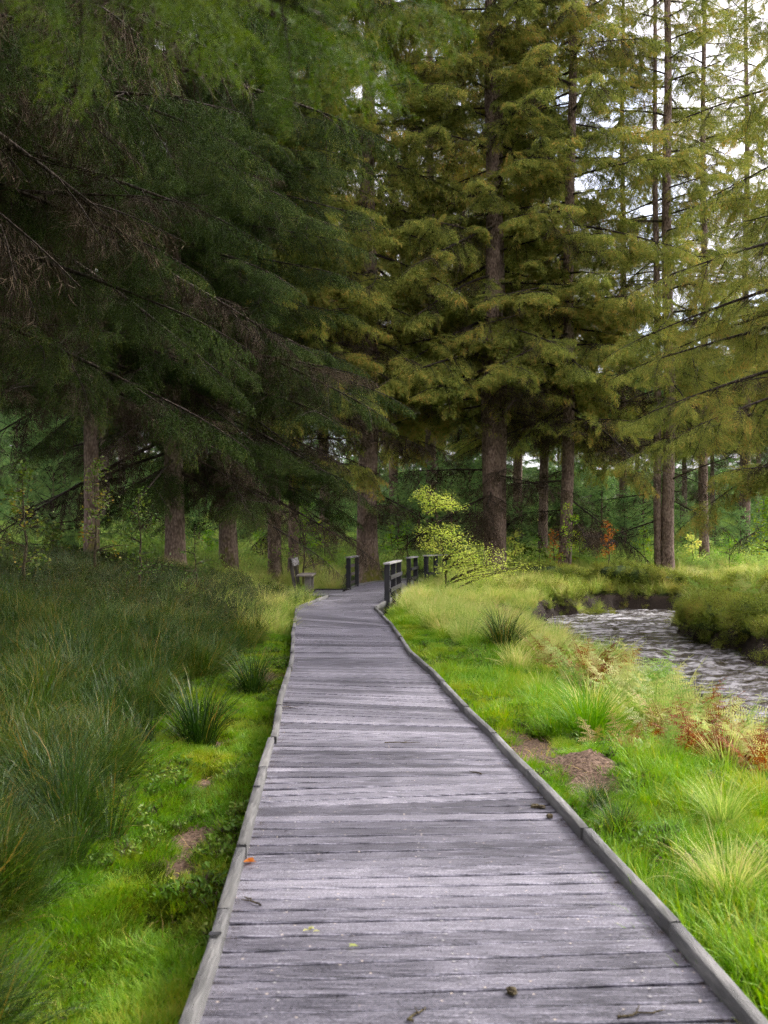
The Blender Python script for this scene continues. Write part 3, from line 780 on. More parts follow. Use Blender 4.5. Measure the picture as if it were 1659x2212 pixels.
strip('bearer', offs(LEFT[14:], .01), -.30, -.045, .05, 'bearer', 3.0, jit=0)
nail = Acc()
for k in range(16, 150):
    s_ = k * PITCH
    l = np.array([np.interp(s_, pm, LEFT[:, 0]), np.interp(s_, pm, LEFT[:, 1])]); r = np.array([np.interp(s_, pm, RIGHT[:, 0]), np.interp(s_, pm, RIGHT[:, 1])])
    for f_ in (.13, .5, .88):
        for dy in (-.03, .03):
            c_ = l + (r - l) * f_ + np.array([rng.normal() * .008, dy + rng.normal() * .004]); an = np.arange(6) / 6 * 6.283
            V = np.stack([c_[0] + .0055 * np.cos(an), c_[1] + .0055 * np.sin(an), np.full(6, .0035)], -1); nail.add(V, [[0, 1, 2, 3], [0, 3, 4, 5]])
nl_ = link('nail', nail.mesh('nail', [M['cap']]), walk); tag(nl_, kind='stuff')
# metal joint plates on the left kerb
plate_me = bevel_box('joint_plate', .044, .028, .003, 0, 'post')
for y_ in (3.62, 5.78):
    o = link('joint_plate', plate_me, walk); o.location = (float(lx(y_)) - .025, y_, .0665)

# ================================================================== RAILINGS
def railing(label, p0, p1, nposts, rails, H=.96, foot=-.35, outer=1):
    p0 = np.array(p0); p1 = np.array(p1); d = p1 - p0; ln = np.hypot(*d); a = math.atan2(d[1], d[0])
    root = empty('handrail', (p0[0], p0[1], 0), a); tag(root, label, 'railing', 'dark railings by the bend')
    post = bevel_box('post', .125, .125, H - .045 - foot, .006, 'post')
    for k in range(nposts):
        o = link('post', post, root); o.location = (.05 + (ln - .1) * k / (nposts - 1), 0, (H - .045 + foot) / 2)
    cap = bevel_box('cap_rail', ln + .16, .16, .045, .006, 'cap'); o = link('cap_rail', cap, root); o.location = (ln / 2, 0, H - .02)
    rl = bevel_box('rail', ln - .06, .045, .095, .005, 'bench_dark' if outer > 0 else 'post')
    for z in rails:
        o = link('rail', rl, root); o.location = (ln / 2, outer * .074, z)
    bm_ = bevel_box('bolt', .016, .016, .016, .004, 'cap')
    for k in range(nposts):
        for z in rails:
            o = link('bolt', bm_, root); o.location = (.05 + (ln - .1) * k / (nposts - 1), -outer * .053, z)
    return root
railing('dark railing with pale cap at the right edge where the kerb ends', (.07, 23.3), (.40, 26.5), 3, (.3, .6), H=.95, outer=-1)
railing('short two-post dark railing between the nearer and the farther right-hand railings', (.74, 30.0), (1.02, 31.9), 2, (.3, .6), H=.96, outer=-1)
railing('three-post dark railing half hidden by the yellow sapling', (1.40, 33.4), (2.15, 35.1), 3, (.35,), H=.97, outer=-1)
railing('two-post dark railing with open rungs on the bench side', (-1.06, 29.6), (-.86, 31.8), 2, (.16, .42, .68), H=.98, outer=1)

# ================================================================== BENCH
bn = empty('park_bench', (-2.30, 28.1, 0.0)); tag(bn, 'weathered wooden bench on a landing left of the boardwalk', 'bench')
bl = 1.7
o = link('seat', bevel_box('seat', .21, bl, .05, .006, 'bench_wood'), bn); o.location = (.0, 0, .505)
o = link('seat', bevel_box('seat', .21, bl, .05, .006, 'bench_wood'), bn); o.location = (.225, 0, .505)
o = link('backrest', bevel_box('backrest', .05, bl, .22, .006, 'cap'), bn); o.location = (-.20, 0, .87); o.rotation_euler = (0, R(-12), 0)
for sy in (-1, 1):
    o = link('back_post', bevel_box('back_post', .09, .10, 1.0, .006, 'bench_dark'), bn); o.location = (-.21, sy * .62, .48); o.rotation_euler = (0, R(-9), 0)
    o = link('leg', bevel_box('leg', .16, .10, .48, .006, 'bench_wood'), bn); o.location = (.19, sy * .62, .24)
    o = link('foot', bevel_box('foot', .62, .12, .07, .006, 'bench_dark'), bn); o.location = (.02, sy * .62 - .001, .037)

# ================================================================== TREES
D2 = lambda px, d: (px - 829.5) * d / 2150.0
def T(name, px, d, wpx, H, base, Lmax, n, seed, key, label, **kw):
    return spruce(name, label, D2(px, d), d, H, wpx * d / 2150.0, base, Lmax, n, seed, key, **kw)
GT = 'mature spruces around the path'
# big named trees in view
T('spruce_tree', 797, 36, 44, 36, 7.2, 4.6, 125, 11, 'olive', 'thick straight spruce trunk rising behind the bench-side railing', low_dead=11, group=GT, deadp=.16, dead_to=7, spray=1.4)
T('spruce_tree', 1063, 36, 44, 36, 6.6, 4.6, 135, 12, 'olive', 'twin-trunked spruce with mossy flank behind the yellow sapling', low_dead=11, group=GT, twin=(.36, .12, .42), deadp=.16, dead_to=7, spray=1.4)
T('spruce_tree', 1222, 36, 27, 36, 5.6, 4.0, 135, 13, 'olive', 'tall slim spruce with long mossy limbs behind the green sapling', low_dead=11, group=GT, lean=(.012, 0), dead_to=8, spray=1.3)
T('spruce_tree', 1445, 38, 27, 34, 6.2, 3.8, 145, 14, 'olive', 'slender double-stemmed spruce standing behind the stream bend', low_dead=11, group=GT, twin=(-.36, .1, .30), dead_to=8, gap=.5, lean=(-.004, 0), spray=1.0)
T('spruce_tree', 1345, 47, 17, 33, 6.0, 3.4, 125, 27, 'olive', 'thin airy spruce between the slim mossy one and the double-stemmed one', group=GT, gap=.55, spray=1.1)
T('spruce_tree', 1612, 46, 18, 33, 6.0, 3.4, 125, 28, 'olive', 'thin airy spruce nearest the right edge behind the stream', group=GT, gap=.55, spray=1.1)
T('spruce_tree', 1520, 41, 20, 30, 5.5, 3.2, 120, 15, 'olive', 'thin spruce right of the double-stemmed one', group=GT, dead_to=8, gap=.5, spray=.95)
T('spruce_tree', 632, 33, 22, 32, 6.0, 3.2, 130, 16, 'olive', 'spruce with grey trunk just behind the green leafy sapling', low_dead=11, group=GT, deadp=.12, spray=1.3)
T('spruce_tree', 595, 31, 28, 32, 4.2, 3.6, 140, 17, 'olive', 'spruce with hanging pale shoots left of the sapling by the bench', group=GT, spray=1.3)
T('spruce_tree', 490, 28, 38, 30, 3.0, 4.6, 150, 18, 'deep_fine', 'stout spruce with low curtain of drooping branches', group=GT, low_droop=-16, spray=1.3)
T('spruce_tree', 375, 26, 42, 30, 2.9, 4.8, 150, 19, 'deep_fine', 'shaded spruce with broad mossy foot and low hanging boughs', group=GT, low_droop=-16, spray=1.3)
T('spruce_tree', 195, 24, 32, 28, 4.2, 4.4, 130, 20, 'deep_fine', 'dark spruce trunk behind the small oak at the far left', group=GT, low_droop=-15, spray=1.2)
T('spruce_tree', 1175, 43, 20, 33, 6.0, 3.6, 100, 21, 'olive', 'narrow spruce between the twin trunk and the slim mossy one', group=GT, dead_to=9, gap=.45, spray=1.4)
T('spruce_tree', 930, 46, 24, 36, 6.5, 4.4, 75, 22, 'gold', 'golden-tinged spruce crown behind the middle of the path', group=GT, gap=.45, spray=1.5)
T('spruce_tree', 700, 43, 22, 36, 6.5, 4.4, 75, 23, 'gold', 'yellowish spruce behind the thick trunk', group=GT, gap=.45, spray=1.5)
T('spruce_tree', 1120, 50, 20, 38, 7.0, 4.4, 80, 24, 'olive', 'tall spruce filling the gap behind the twin-trunked one', group=GT, gap=.5, spray=1.6)
T('spruce_tree', 850, 55, 20, 40, 6.0, 4.6, 75, 25, 'olive', 'tall spruce far back above the middle of the path', group=GT, gap=.5, spray=1.7)
T('spruce_tree', 1000, 57, 20, 40, 6.0, 4.6, 75, 26, 'olive', 'tall far spruce between the two thickest trunks', group=GT, gap=.5, spray=1.7)
# trees outside the frame whose boughs reach in
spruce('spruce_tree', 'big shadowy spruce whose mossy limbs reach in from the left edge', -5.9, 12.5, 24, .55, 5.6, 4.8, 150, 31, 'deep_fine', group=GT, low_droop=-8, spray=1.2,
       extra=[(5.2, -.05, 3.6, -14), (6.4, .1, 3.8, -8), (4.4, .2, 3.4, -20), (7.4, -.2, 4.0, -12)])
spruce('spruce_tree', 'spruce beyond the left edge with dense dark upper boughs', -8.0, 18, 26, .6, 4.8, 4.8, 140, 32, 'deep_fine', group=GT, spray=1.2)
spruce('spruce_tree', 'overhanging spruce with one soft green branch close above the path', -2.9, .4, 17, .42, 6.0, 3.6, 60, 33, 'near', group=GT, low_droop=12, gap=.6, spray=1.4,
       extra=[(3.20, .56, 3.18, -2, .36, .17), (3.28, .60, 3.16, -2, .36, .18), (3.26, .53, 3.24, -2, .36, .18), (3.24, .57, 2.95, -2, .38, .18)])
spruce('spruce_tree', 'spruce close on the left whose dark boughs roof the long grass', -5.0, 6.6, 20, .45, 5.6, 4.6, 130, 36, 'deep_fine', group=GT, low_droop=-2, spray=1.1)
spruce('spruce_tree', 'spruce with dark sweeping boughs entering from the right edge', 9.5, 19.0, 22, .5, 4.2, 4.2, 62, 34, 'olive_fine', group=GT, low_droop=-16, spray=1.2,
       extra=[(4.6, 3.0, 4.2, -6), (5.4, 3.3, 4.4, -8), (6.2, 2.9, 4.3, -6), (7.0, 3.2, 4.4, -9), (7.8, 3.4, 4.0, -8), (5.0, 3.5, 4.0, -10), (6.6, 2.7, 4.0, -6)])
spruce('spruce_tree', 'spruce on the far bank at the right edge with bare low twigs', 12.2, 27, 25, .5, 3.0, 4.2, 70, 35, 'olive', group=GT, low_droop=-12, dead_to=4, spray=1.2)
HID = ['on the left behind the close boughs', 'on the left behind the photographer', 'deep on the left, nearer one', 'deep on the left behind the mossy-limbed one', 'farthest of the dark wood on the left', 'on the left beside the roofing boughs']  # extra spruces added mostly out of view to shade the left side
for k, (x_, y_) in enumerate([(-8.5, 3.5), (-5.5, -2.5), (-11, 9), (-11, 15), (-10.5, 22), (-8.5, 9.5)]):
    spruce('spruce_tree', 'mostly hidden shading spruce ' + HID[k] + ' with dark crown', x_, y_, 22, .5, 6.2 + k * .2, 4.8, 100, 40 + k, 'deep', group='hidden shading spruces of the left wood', gap=.7, spray=1.9, low_droop=0)
MARKS = [(195, 'the dark trunk behind the small oak'), (375, 'the broad mossy-footed spruce'), (490, 'the stout low-curtained spruce'), (613, 'the pair of trunks by the bench'), (797, 'the thick straight trunk'), (930, 'the yellow sapling'),
         (1063, 'the twin-trunked spruce'), (1222, 'the slim mossy-limbed spruce'), (1313, 'the orange sapling'), (1445, 'the double-stemmed spruce'), (1520, 'the thin spruce past the double stem'), (1640, 'the right edge')]
def whereabouts(px):
    m = min(MARKS, key=lambda q_: abs(q_[0] - px))
    if m[0] == 1640: return 'near the right edge'
    if px < 100: return 'near the left edge'
    return ('left of ' if px < m[0] - 12 else 'right of ' if px > m[0] + 12 else 'hidden behind ') + m[1]
# ---- far trees of the wood behind
gfar = np.random.default_rng(99)
nfar = 0
for k in range(36):
    px = -60 + 1800 * ((k * .618034) % 1); d = 48 + 52 * ((k * .381966 + .2) % 1) + gfar.uniform(-2, 2)
    H = 26 if px < 1120 else gfar.uniform(.12, .18) * d + 1
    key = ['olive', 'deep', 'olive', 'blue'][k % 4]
    spruce('distant_spruce', ('deepest-set ' if d > 85 else 'deep-set ' if d > 72 else 'mid-distant ' if d > 60 else '') + 'pale-barked far spruce ' + whereabouts(px), D2(px, d), d, H, gfar.uniform(.34, .5), gfar.uniform(5.5, 8.5), 3.2, 46, 200 + k, key,
           group='spruces standing back in the wood', spray=1.8, gap=.75, bark='bark_far', moss=.3, sag=.03)
# ---- young spruces of the understorey
YS = [(860, 43, 3.4), (905, 45, 4.4), (975, 44, 3.6), (1015, 47, 4.6), (945, 52, 5.0), (1120, 45, 2.6), (1350, 45, 3.2), (1390, 47, 4.0), (1300, 50, 4.2), (1470, 46, 2.6), (1545, 47, 2.4), (1600, 43, 2.2), (1650, 48, 3.0),
      (690, 46, 2.6), (720, 50, 3.4), (560, 42, 2.6), (525, 40, 1.8), (430, 36, 2.0), (115, 26, 2.4), (150, 30, 2.2), (60, 34, 3.0), (290, 38, 2.6), (660, 41, 1.6), (1215, 52, 4.5), (1060, 54, 5.0), (820, 56, 5.0)]
YL = ['behind the yellow sapling', 'beside the small oak', 'in the understorey']
for k, (px, d, H) in enumerate(YS):
    lab = ('low' if H < 2.5 else 'head-high' if H < 3.5 else 'big') + ' bluish green young spruce ' + whereabouts(px)
    if (px, d) == (115, 26): lab = 'small dark green young spruce in shade near the left edge'
    spruce('young_spruce', lab, D2(px, d), d, H, .05 * H ** .5, .15, .33 * H + .35, int(26 + 9 * H), 300 + k, 'blue_fine' if d < 35 else 'blue', group='young spruces of the understorey', spray=.55, gap=.22, dead_to=.1, top_rise=35, low_droop=2, sag=.02, moss=0, sink=.05, deadp=0.02)

for k in range(39):
    px = -40 + 1740 * ((k * .618034 + .3) % 1); d = 52 + 30 * ((k * .754877) % 1); H = 4.2 + 4.2 * ((k * .569840) % 1)
    if k >= 34: px, d, H = ((-20, 50, 9.5), (35, 46, 8.5), (85, 54, 10), (140, 50, 9), (230, 52, 9))[k - 34]
    spruce('young_spruce', ('tallest' if H > 7.5 else 'tall' if H > 6 else 'medium') + ' far young spruce ' + ('well back ' if d > 66 else '') + whereabouts(px), D2(px, d), d, H, .05 * H ** .5, .2, .26 * H + .5, int(24 + 5 * H), 360 + k, 'blue', group='young spruces of the understorey', spray=1.1, gap=.5, dead_to=.1, top_rise=35, low_droop=2, sag=.02, moss=0, sink=.05, deadp=0.02)

# ================================================================== GROUND PLANTS (templates)
def tussock_mesh(name, mat, seed, n, ln, spread, wid, stand=.35, k=6, straw=.15):
    g = np.random.default_rng(seed)
    az = g.uniform(0, 2 * np.pi, n); r0 = spread * np.sqrt(g.uniform(0, 1, n))
    l = ln * g.uniform(.55, 1.15, n); th0 = np.clip(g.normal(stand, .22, n), 0.02, 1.2); cv = g.uniform(.5, 1.7, n)
    u = np.linspace(0, 1, k)
    th = th0[:, None] + cv[:, None] * u[None] ** 1.4
    dr = np.sin(th); dz = np.cos(th); seg = l[:, None] / (k - 1)
    rr = r0[:, None] + np.concatenate([np.zeros((n, 1)), np.cumsum(dr[:, :-1] * seg, 1)], 1)
    zz = np.concatenate([np.zeros((n, 1)), np.cumsum(dz[:, :-1] * seg, 1)], 1) - .02
    tw = g.normal(0, .25, n)[:, None] * u[None]
    P = np.stack([np.cos(az[:, None] + tw) * rr, np.sin(az[:, None] + tw) * rr, zz], -1)
    sd = np.stack([-np.sin(az + g.normal(0, .6, n)), np.cos(az), g.normal(0, .25, n)], -1); sd = norm(sd)
    W = wid * g.uniform(.6, 1.3, n)[:, None] * (1 - u[None] ** 2 * .93)
    V, q = ribbons(P, sd, W)
    tone = np.where(g.uniform(0, 1, n) < straw, g.uniform(.75, 1.3, n), g.uniform(0, .55, n))
    tn = np.repeat(tone, k * 2) + np.tile(np.repeat(u * .18, 2), n)
    return npmesh(name, V, q, mats=[M[mat]], tone=tn)
def bush_mesh(name, mat, seed, n, h, rad, leaf, twig=.5):
    """wiry low shrub: upright stems with small leaves"""
    g = np.random.default_rng(seed); A = Acc()
    ns = 16; cs = []
    az = g.uniform(0, 6.28, ns); ln = g.uniform(.6, 1.1, ns) * h; sp = g.uniform(.2, 1, ns) * rad
    u = np.linspace(0, 1, 4)
    P = np.stack([np.cos(az)[:, None] * sp[:, None] * (.25 + .75 * u), np.sin(az)[:, None] * sp[:, None] * (.25 + .75 * u), ln[:, None] * u], -1) + g.normal(0, .012, (ns, 4, 3))
    V, q = ribbons(P, norm(g.normal(size=(ns, 3)) * (1, 1, .1)), np.tile([.007, .006, .005, .003], (ns, 1))); A.add(V, q, m=1, tone=0)
    w_ = g.integers(0, ns, n); t = g.uniform(.25, 1, n) ** .7
    c = P[w_, 0] + (P[w_, 3] - P[w_, 0]) * t[:, None] + g.normal(0, .045 * h / .4, (n, 3)) * (1, 1, .7)
    d = norm(g.normal(size=(n, 3)) + np.array([0, 0, .4])); nr = norm(g.normal(size=(n, 3)) * .6 + np.array([0, 0, 1]))
    V, tt = leaves(c, d, nr, leaf * g.uniform(.6, 1.3, n), leaf * .55 * g.uniform(.7, 1.2, n)); A.add(V, t=tt, m=0, tone=np.repeat(np.clip(g.normal(.45, .25, n), 0, 1.2), 4))
    return A.mesh(name, [M[mat], M['stem']])
GR = {}
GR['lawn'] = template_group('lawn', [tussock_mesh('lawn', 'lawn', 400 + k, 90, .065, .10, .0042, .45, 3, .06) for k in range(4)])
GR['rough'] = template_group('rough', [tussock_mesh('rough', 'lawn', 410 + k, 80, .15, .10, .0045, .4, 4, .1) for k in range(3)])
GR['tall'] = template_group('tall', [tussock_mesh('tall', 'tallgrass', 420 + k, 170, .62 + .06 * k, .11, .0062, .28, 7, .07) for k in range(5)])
GR['pale'] = template_group('pale', [tussock_mesh('pale', 'palegrass', 430 + k, 150, .55, .11, .008, .3, 6, .3) for k in range(4)])
GR['moss'] = template_group('moss', [tussock_mesh('moss', 'moss', 440 + k, 150, .035, .10, .006, .5, 2, .1) for k in range(3)])
GR['bilberry'] = template_group('bilberry', [bush_mesh('bilberry', 'bilberry', 450 + k, 420, .42, .26, .026) for k in range(4)])
GR['heather'] = template_group('heather', [bush_mesh('heather', 'heather', 460 + k, 420, .30, .24, .026) for k in range(4)])
GR['undergrowth'] = template_group('undergrowth', [bush_mesh('undergrowth', 'undergrowth', 470 + k, 330, .55, .4, .06) for k in range(4)])
GR['litter'] = template_group('litter', [tussock_mesh('litter', 'needle_dead', 480 + k, 26, .05, .08, .004, 1.5, 2, .3) for k in range(3)])

GR['lawn_litter'] = template_group('lawn_litter', [tussock_mesh('lawn_litter', 'fern_tan', 485 + k, 14, .09, .09, .004, 1.2, 3, .3) for k in range(3)])
def in_frame(x, y, m=1.0): return np.abs(x) < .386 * np.clip(y, 0, None) + m
def ground_cover(name, key, label, n, x0, x1, y0, y1, dens, smin, smax, cat=None, tilt=.12, ypow=1.0, dz=0.0):
    u = rng.uniform(0, 1, n) ** ypow
    y = y0 + (y1 - y0) * u; x = rng.uniform(x0, x1, n)
    p = dens(x, y)
    k = (rng.uniform(0, 1, n) < p) & in_frame(x, y)
    x, y = x[k], y[k]; m = len(x)
    z = gz(x, y) + dz
    rot = np.stack([rng.normal(0, tilt, m), rng.normal(0, tilt, m), rng.uniform(0, 6.28, m)], 1)
    s = rng.uniform(smin, smax, m)
    ng = len(_groups[key].nodes) if key in _groups else 3
    nt_ = sum(1 for nd in GR[key].nodes if nd.bl_idname == 'GeometryNodeObjectInfo')
    o = scatter(name, GR[key], np.stack([x, y, z], 1), rot, s, rng.integers(0, nt_, m))
    tag(o, label, cat, kind='stuff')
    return o
LAWN_R = lambda y: np.interp(y, [2, 5, 7, 8.5, 11, 15, 19, 22], [2.6, 2.2, 1.7, 1.25, 1.1, 1.35, 1.0, .5])
LAWN_L = lambda y: np.interp(y, [2, 4, 6, 9, 12, 16, 22], [.75, .8, .95, .95, .75, .5, .3])
def clear(x, y, m=.07): return (deck_d(x, y) > m) & (plat_d(x, y) > m) & (stream_e(x, y) > .12)
def path_clear(x, y, m):
    l = np.interp(y, LEFT[:16, 1], LEFT[:16, 0]) - .075; r = np.interp(y, RIGHT[:16, 1], RIGHT[:16, 0]) + .075
    return np.where(y < 24, (x < l - m) | (x > r + m), deck_d(x, y) > m)
def dl_(x, y): return lx(y) - x
def dr_(x, y): return x - rx(y)
def d_lawn(x, y):
    n = fbm(x * 1.5, y * 1.5, 21, 3) - .5
    a = ((dl_(x, y) > 0) & (dl_(x, y) < LAWN_L(y) + .25 + n * .5)) | ((dr_(x, y) > 0) & (dr_(x, y) < LAWN_R(y) + .8 + n))
    return a * path_clear(x, y, .005) * (stream_e(x, y) > .1) * (dirt_m(x, y) < .33 + .25 * rng.uniform(size=np.shape(x)))
ground_cover('lawn_grass', 'lawn', 'short bright green grass along both sides of the boardwalk', 60000, -3.2, 4.6, 2.3, 24, d_lawn, .7, 1.25, ypow=1.35)
def d_moss(x, y):
    a = (dl_(x, y) > .02) & (dl_(x, y) < .75) & (y < 9.5) & (fbm(x * 2.2, y * 2.2, 61, 3) > .5)
    b = (np.abs(y - 4.9) < .8) & (dl_(x, y) > .05) & (dl_(x, y) < .7)
    c = (dr_(x, y) > .1) & (dr_(x, y) < 2) & (fbm(x * 2.2, y * 2.2, 63, 3) > .6) & (y < 9)
    return (a | b | c) * path_clear(x, y, .005) * (dirt_m(x, y) < .4)
GR['weed'] = template_group('weed', [bush_mesh('weed', 'weed', 495 + k, 60, .05, .07, .028) for k in range(3)])
ground_cover('lawn_weeds', 'weed', 'small broad-leaved weeds dotted through the short grass', 5000, -2.6, 4.2, 2.4, 16, lambda x, y: d_lawn(x, y) * (fbm(x * 1.7, y * 1.7, 83, 3) > .5), .6, 1.4, ypow=1.3)
ground_cover('lawn_litter', 'lawn_litter', 'brown grass litter scattered through the lawn', 5000, -2.6, 4.2, 2.4, 14, lambda x, y: d_lawn(x, y) * (fbm(x * 2.3, y * 2.3, 85, 3) > .52) + (dirt_m(x, y) > .35) * path_clear(x, y, .02) * .7, .7, 1.5, ypow=1.3)
ground_cover('moss', 'moss', 'olive green moss cushions beside the left kerb', 30000, -2.4, 3.2, 2.5, 9.5, d_moss, .8, 1.5, ypow=1.2)
def d_rough(x, y):
    r = (dr_(x, y) > .12) & (dr_(x, y) < LAWN_R(y) + 1.2) & (fbm(x * 1.1, y * 1.1, 65, 3) > .50)
    r2 = (dr_(x, y) > LAWN_R(y) * .75) & (y > 6) & (y < 22)
    return (r * .8 + r2 * .3).clip(0, 1) * (stream_e(x, y) > .02) * (dirt_m(x, y) < .25)
ground_cover('rough_grass', 'rough', 'longer rough grass on the bank right of the boardwalk', 12000, .2, 5, 2.6, 24, d_rough, .7, 1.7, ypow=1.2)
def d_tall(x, y):
    e = LAWN_L(y) + .12 + (fbm(x * 1.3, y * 1.3, 71, 3) - .5) * .7
    bil = ss(13.0, 17.5, y + (fbm(x * .5, y * .5, 73, 3) - .5) * 5 - .3 * np.clip(2.5 - dl_(x, y), 0, 2))
    hole = np.exp(-((x + .95) / .3) ** 2 - ((y - 4.5) / .35) ** 2)
    clump = .25 + .75 * ss(.42, .6, fbm(x * 1.9, y * 1.9, 79, 2))
    return (dl_(x, y) > e) * clump * (1 - .62 * bil) * (hole < .3) * (dirt_m(x, y) < .3) * path_clear(x, y, .25)
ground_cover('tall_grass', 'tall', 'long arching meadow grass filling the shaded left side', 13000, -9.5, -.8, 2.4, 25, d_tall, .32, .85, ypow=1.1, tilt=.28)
GR['straw'] = template_group('straw', [tussock_mesh('straw', 'straw', 490 + k, 16, .85, .14, .0045, .25, 7, .5) for k in range(3)])
ground_cover('dry_stalks', 'straw', 'thin straw-coloured grass stalks standing out of the green grass', 2600, -9.5, -.8, 2.4, 24, lambda x, y: d_tall(x, y) * .3, .5, .95, tilt=.3)
def d_bil(x, y):
    bil = ss(12.5, 16.5, y + (fbm(x * .5, y * .5, 73, 3) - .5) * 5)
    return (dl_(x, y) > .7 + .5 * fbm(x, y, 75, 2)) * bil * ss(27, 23, y) * clear(x, y, .3)
ground_cover('bilberry', 'bilberry', 'dark wiry bilberry thicket under the trees on the left', 7000, -12, -1.5, 12, 27, d_bil, .4, 1.15, tilt=.3)
def d_pale(x, y):
    mixv = (dr_(x, y) > LAWN_R(y) * .95) & (y > 7) & (y < 17) & (stream_e(x, y) > .02) & (x < 6)
    right = (dr_(x, y) > LAWN_R(y) * .8) & (y > 15.5) & (y < 36) & (stream_e(x, y) > .15) & (x < 6)
    left = (x < 0) & (y > 17) & (y < 40) & (dl_(x, y) > .15) & (dl_(x, y) < 2.2 + (y > 24) * 2.5)
    back = (y > 37.5) & (y < 43)
    fb = (stream_e(x, y) > .5) & (y > 30) & (y < 36.2) & (x > 3)
    return (right * .8 + mixv * .12 + left * .55 + back * .35 + fb * .35 + (np.abs(stream_e(x, y) - .2) < .25) * (x > 4) * ((x > 5.8) | (y > 26)) * .5).clip(0, 1) * clear(x, y, .12)
ground_cover('pale_grass', 'pale', 'straw-tinged long grass around the bend of the boardwalk', 11000, -9, 15, 7, 43, d_pale, .5, 1.05, tilt=.3)
def d_heath(x, y):
    e = stream_e(x, y)
    far = (y > 28) & (y < 36) & (x > 2.5) & (e > -.24)
    rb = (x > 6) & (y < 30) & (e > -.24)
    return (far | rb) * clear(x, y, .1) * np.where(e < 1.3, 1, .55)
ground_cover('heather', 'heather', 'low heathery shrubs and moss capping the stream banks', 9000, 2.5, 16, 9, 36, d_heath, .7, 1.35, tilt=.25, dz=-.02)
def d_bank(x, y):
    e = stream_e(x, y)
    return ((e > -.40) & (e < .25) & ((x > 6.2) | (y > 27))) * (.45 + .55 * (fbm(x * 2.5, y * 2.5, 91, 2) > .48))
ground_cover('bank_moss', 'heather', 'mossy growth hanging over the cut stream banks', 7000, 4, 14, 9, 33, d_bank, .45, .95, tilt=.5, dz=-.03)
ground_cover('bank_grass', 'pale', 'long grass drooping over the edge of the far bank', 3000, 4, 14, 9, 33, lambda x, y: d_bank(x, y) * (stream_e(x, y) > -.12) * .6, .4, .8, tilt=.5, dz=-.03)
def d_under(x, y): return np.maximum(ss(37.5, 41, y), (x < -3.6) * ss(25.5, 28, y) * .9) * (1 - .4 * ss(60, 75, y)) * clear(x, y, .5)
ground_cover('undergrowth', 'undergrowth', 'bluish green undergrowth covering the wood floor', 10500, -32, 32, 25, 78, d_under, .7, 1.5, tilt=.2)
def d_litter(x, y):
    l = np.interp(y, LEFT[:16, 1], LEFT[:16, 0]); r = np.interp(y, RIGHT[:16, 1], RIGHT[:16, 0])
    return ((x > l + .015) & (x < l + .06)) | ((x < r - .015) & (x > r - .06))
def kerb_litter():
    n = 700
    y = 2.6 + 14 * rng.uniform(0, 1, n) ** 1.4; sd = rng.uniform(0, 1, n) < .45
    x = np.where(sd, lx(y) + .012 + rng.exponential(.012, n), rx(y) - .012 - rng.exponential(.014, n))
    rot = np.stack([np.zeros(n), np.zeros(n), rng.uniform(0, 6.28, n)], 1)
    o = scatter('needle_litter', GR['litter'], np.stack([x, y, np.full(n, .004)], 1), rot, rng.uniform(.2, .42, n), rng.integers(0, 3, n))
    tag(o, 'brown fallen needles gathered along the kerbs', kind='stuff')
kerb_litter()

# ================================================================== NAMED TUSSOCKS
tus = {k: [tussock_mesh('tussock', mt, 500 + s_, 420, .72, .13, .0072, .30, 7, st) for s_ in range(2)] for k, mt, st in (('t', 'tallgrass', .1), ('p', 'palegrass', .3), ('l', 'lawn', .08))}
def tussock(label, px, py, s, k, h=1.66):
    d = 2150 * h / (py - 1165); x = D2(px, d)
    o = link('grass_tussock', random.choice(tus[k]), loc=(x, d, float(gz(x, d)) - .02)); o.rotation_euler = (0, 0, random.uniform(0, 6)); o.scale = (s, s, s)
    tag(o, label, 'grass tuft', 'grass tussocks by the boardwalk')
tussock('large green grass tussock in front of the pale ferns', 1270, 1585, .95, 'l')
tussock('round grass tussock at the edge of the right lawn near the stream', 1085, 1405, 1.1, 't')
tussock('pale bushy grass tuft just right of where the kerb ends', 935, 1362, 1.0, 'p')
tussock('small upright rush tuft on the right lawn beside the kerb', 1290, 1745, .35, 't')
tussock('dark spiky rush tuft on the lawn below the bare earth', 1335, 1800, .42, 't')
tussock('pale drooping grass tuft at the right edge, upper of two', 1560, 1790, .5, 'p')
tussock('pale drooping grass tuft at the right edge, lower of two', 1575, 1960, .55, 'p')
tussock('bushy green tuft beside the bench landing railing', 720, 1290, 1.15, 'p', 1.75)
tussock('blue-green tuft leaning over the muddy hollow left of the kerb', 545, 1500, .85, 't')
tussock('big tangled tussock bordering the left lawn strip', 430, 1560, 1.0, 't', 1.5)

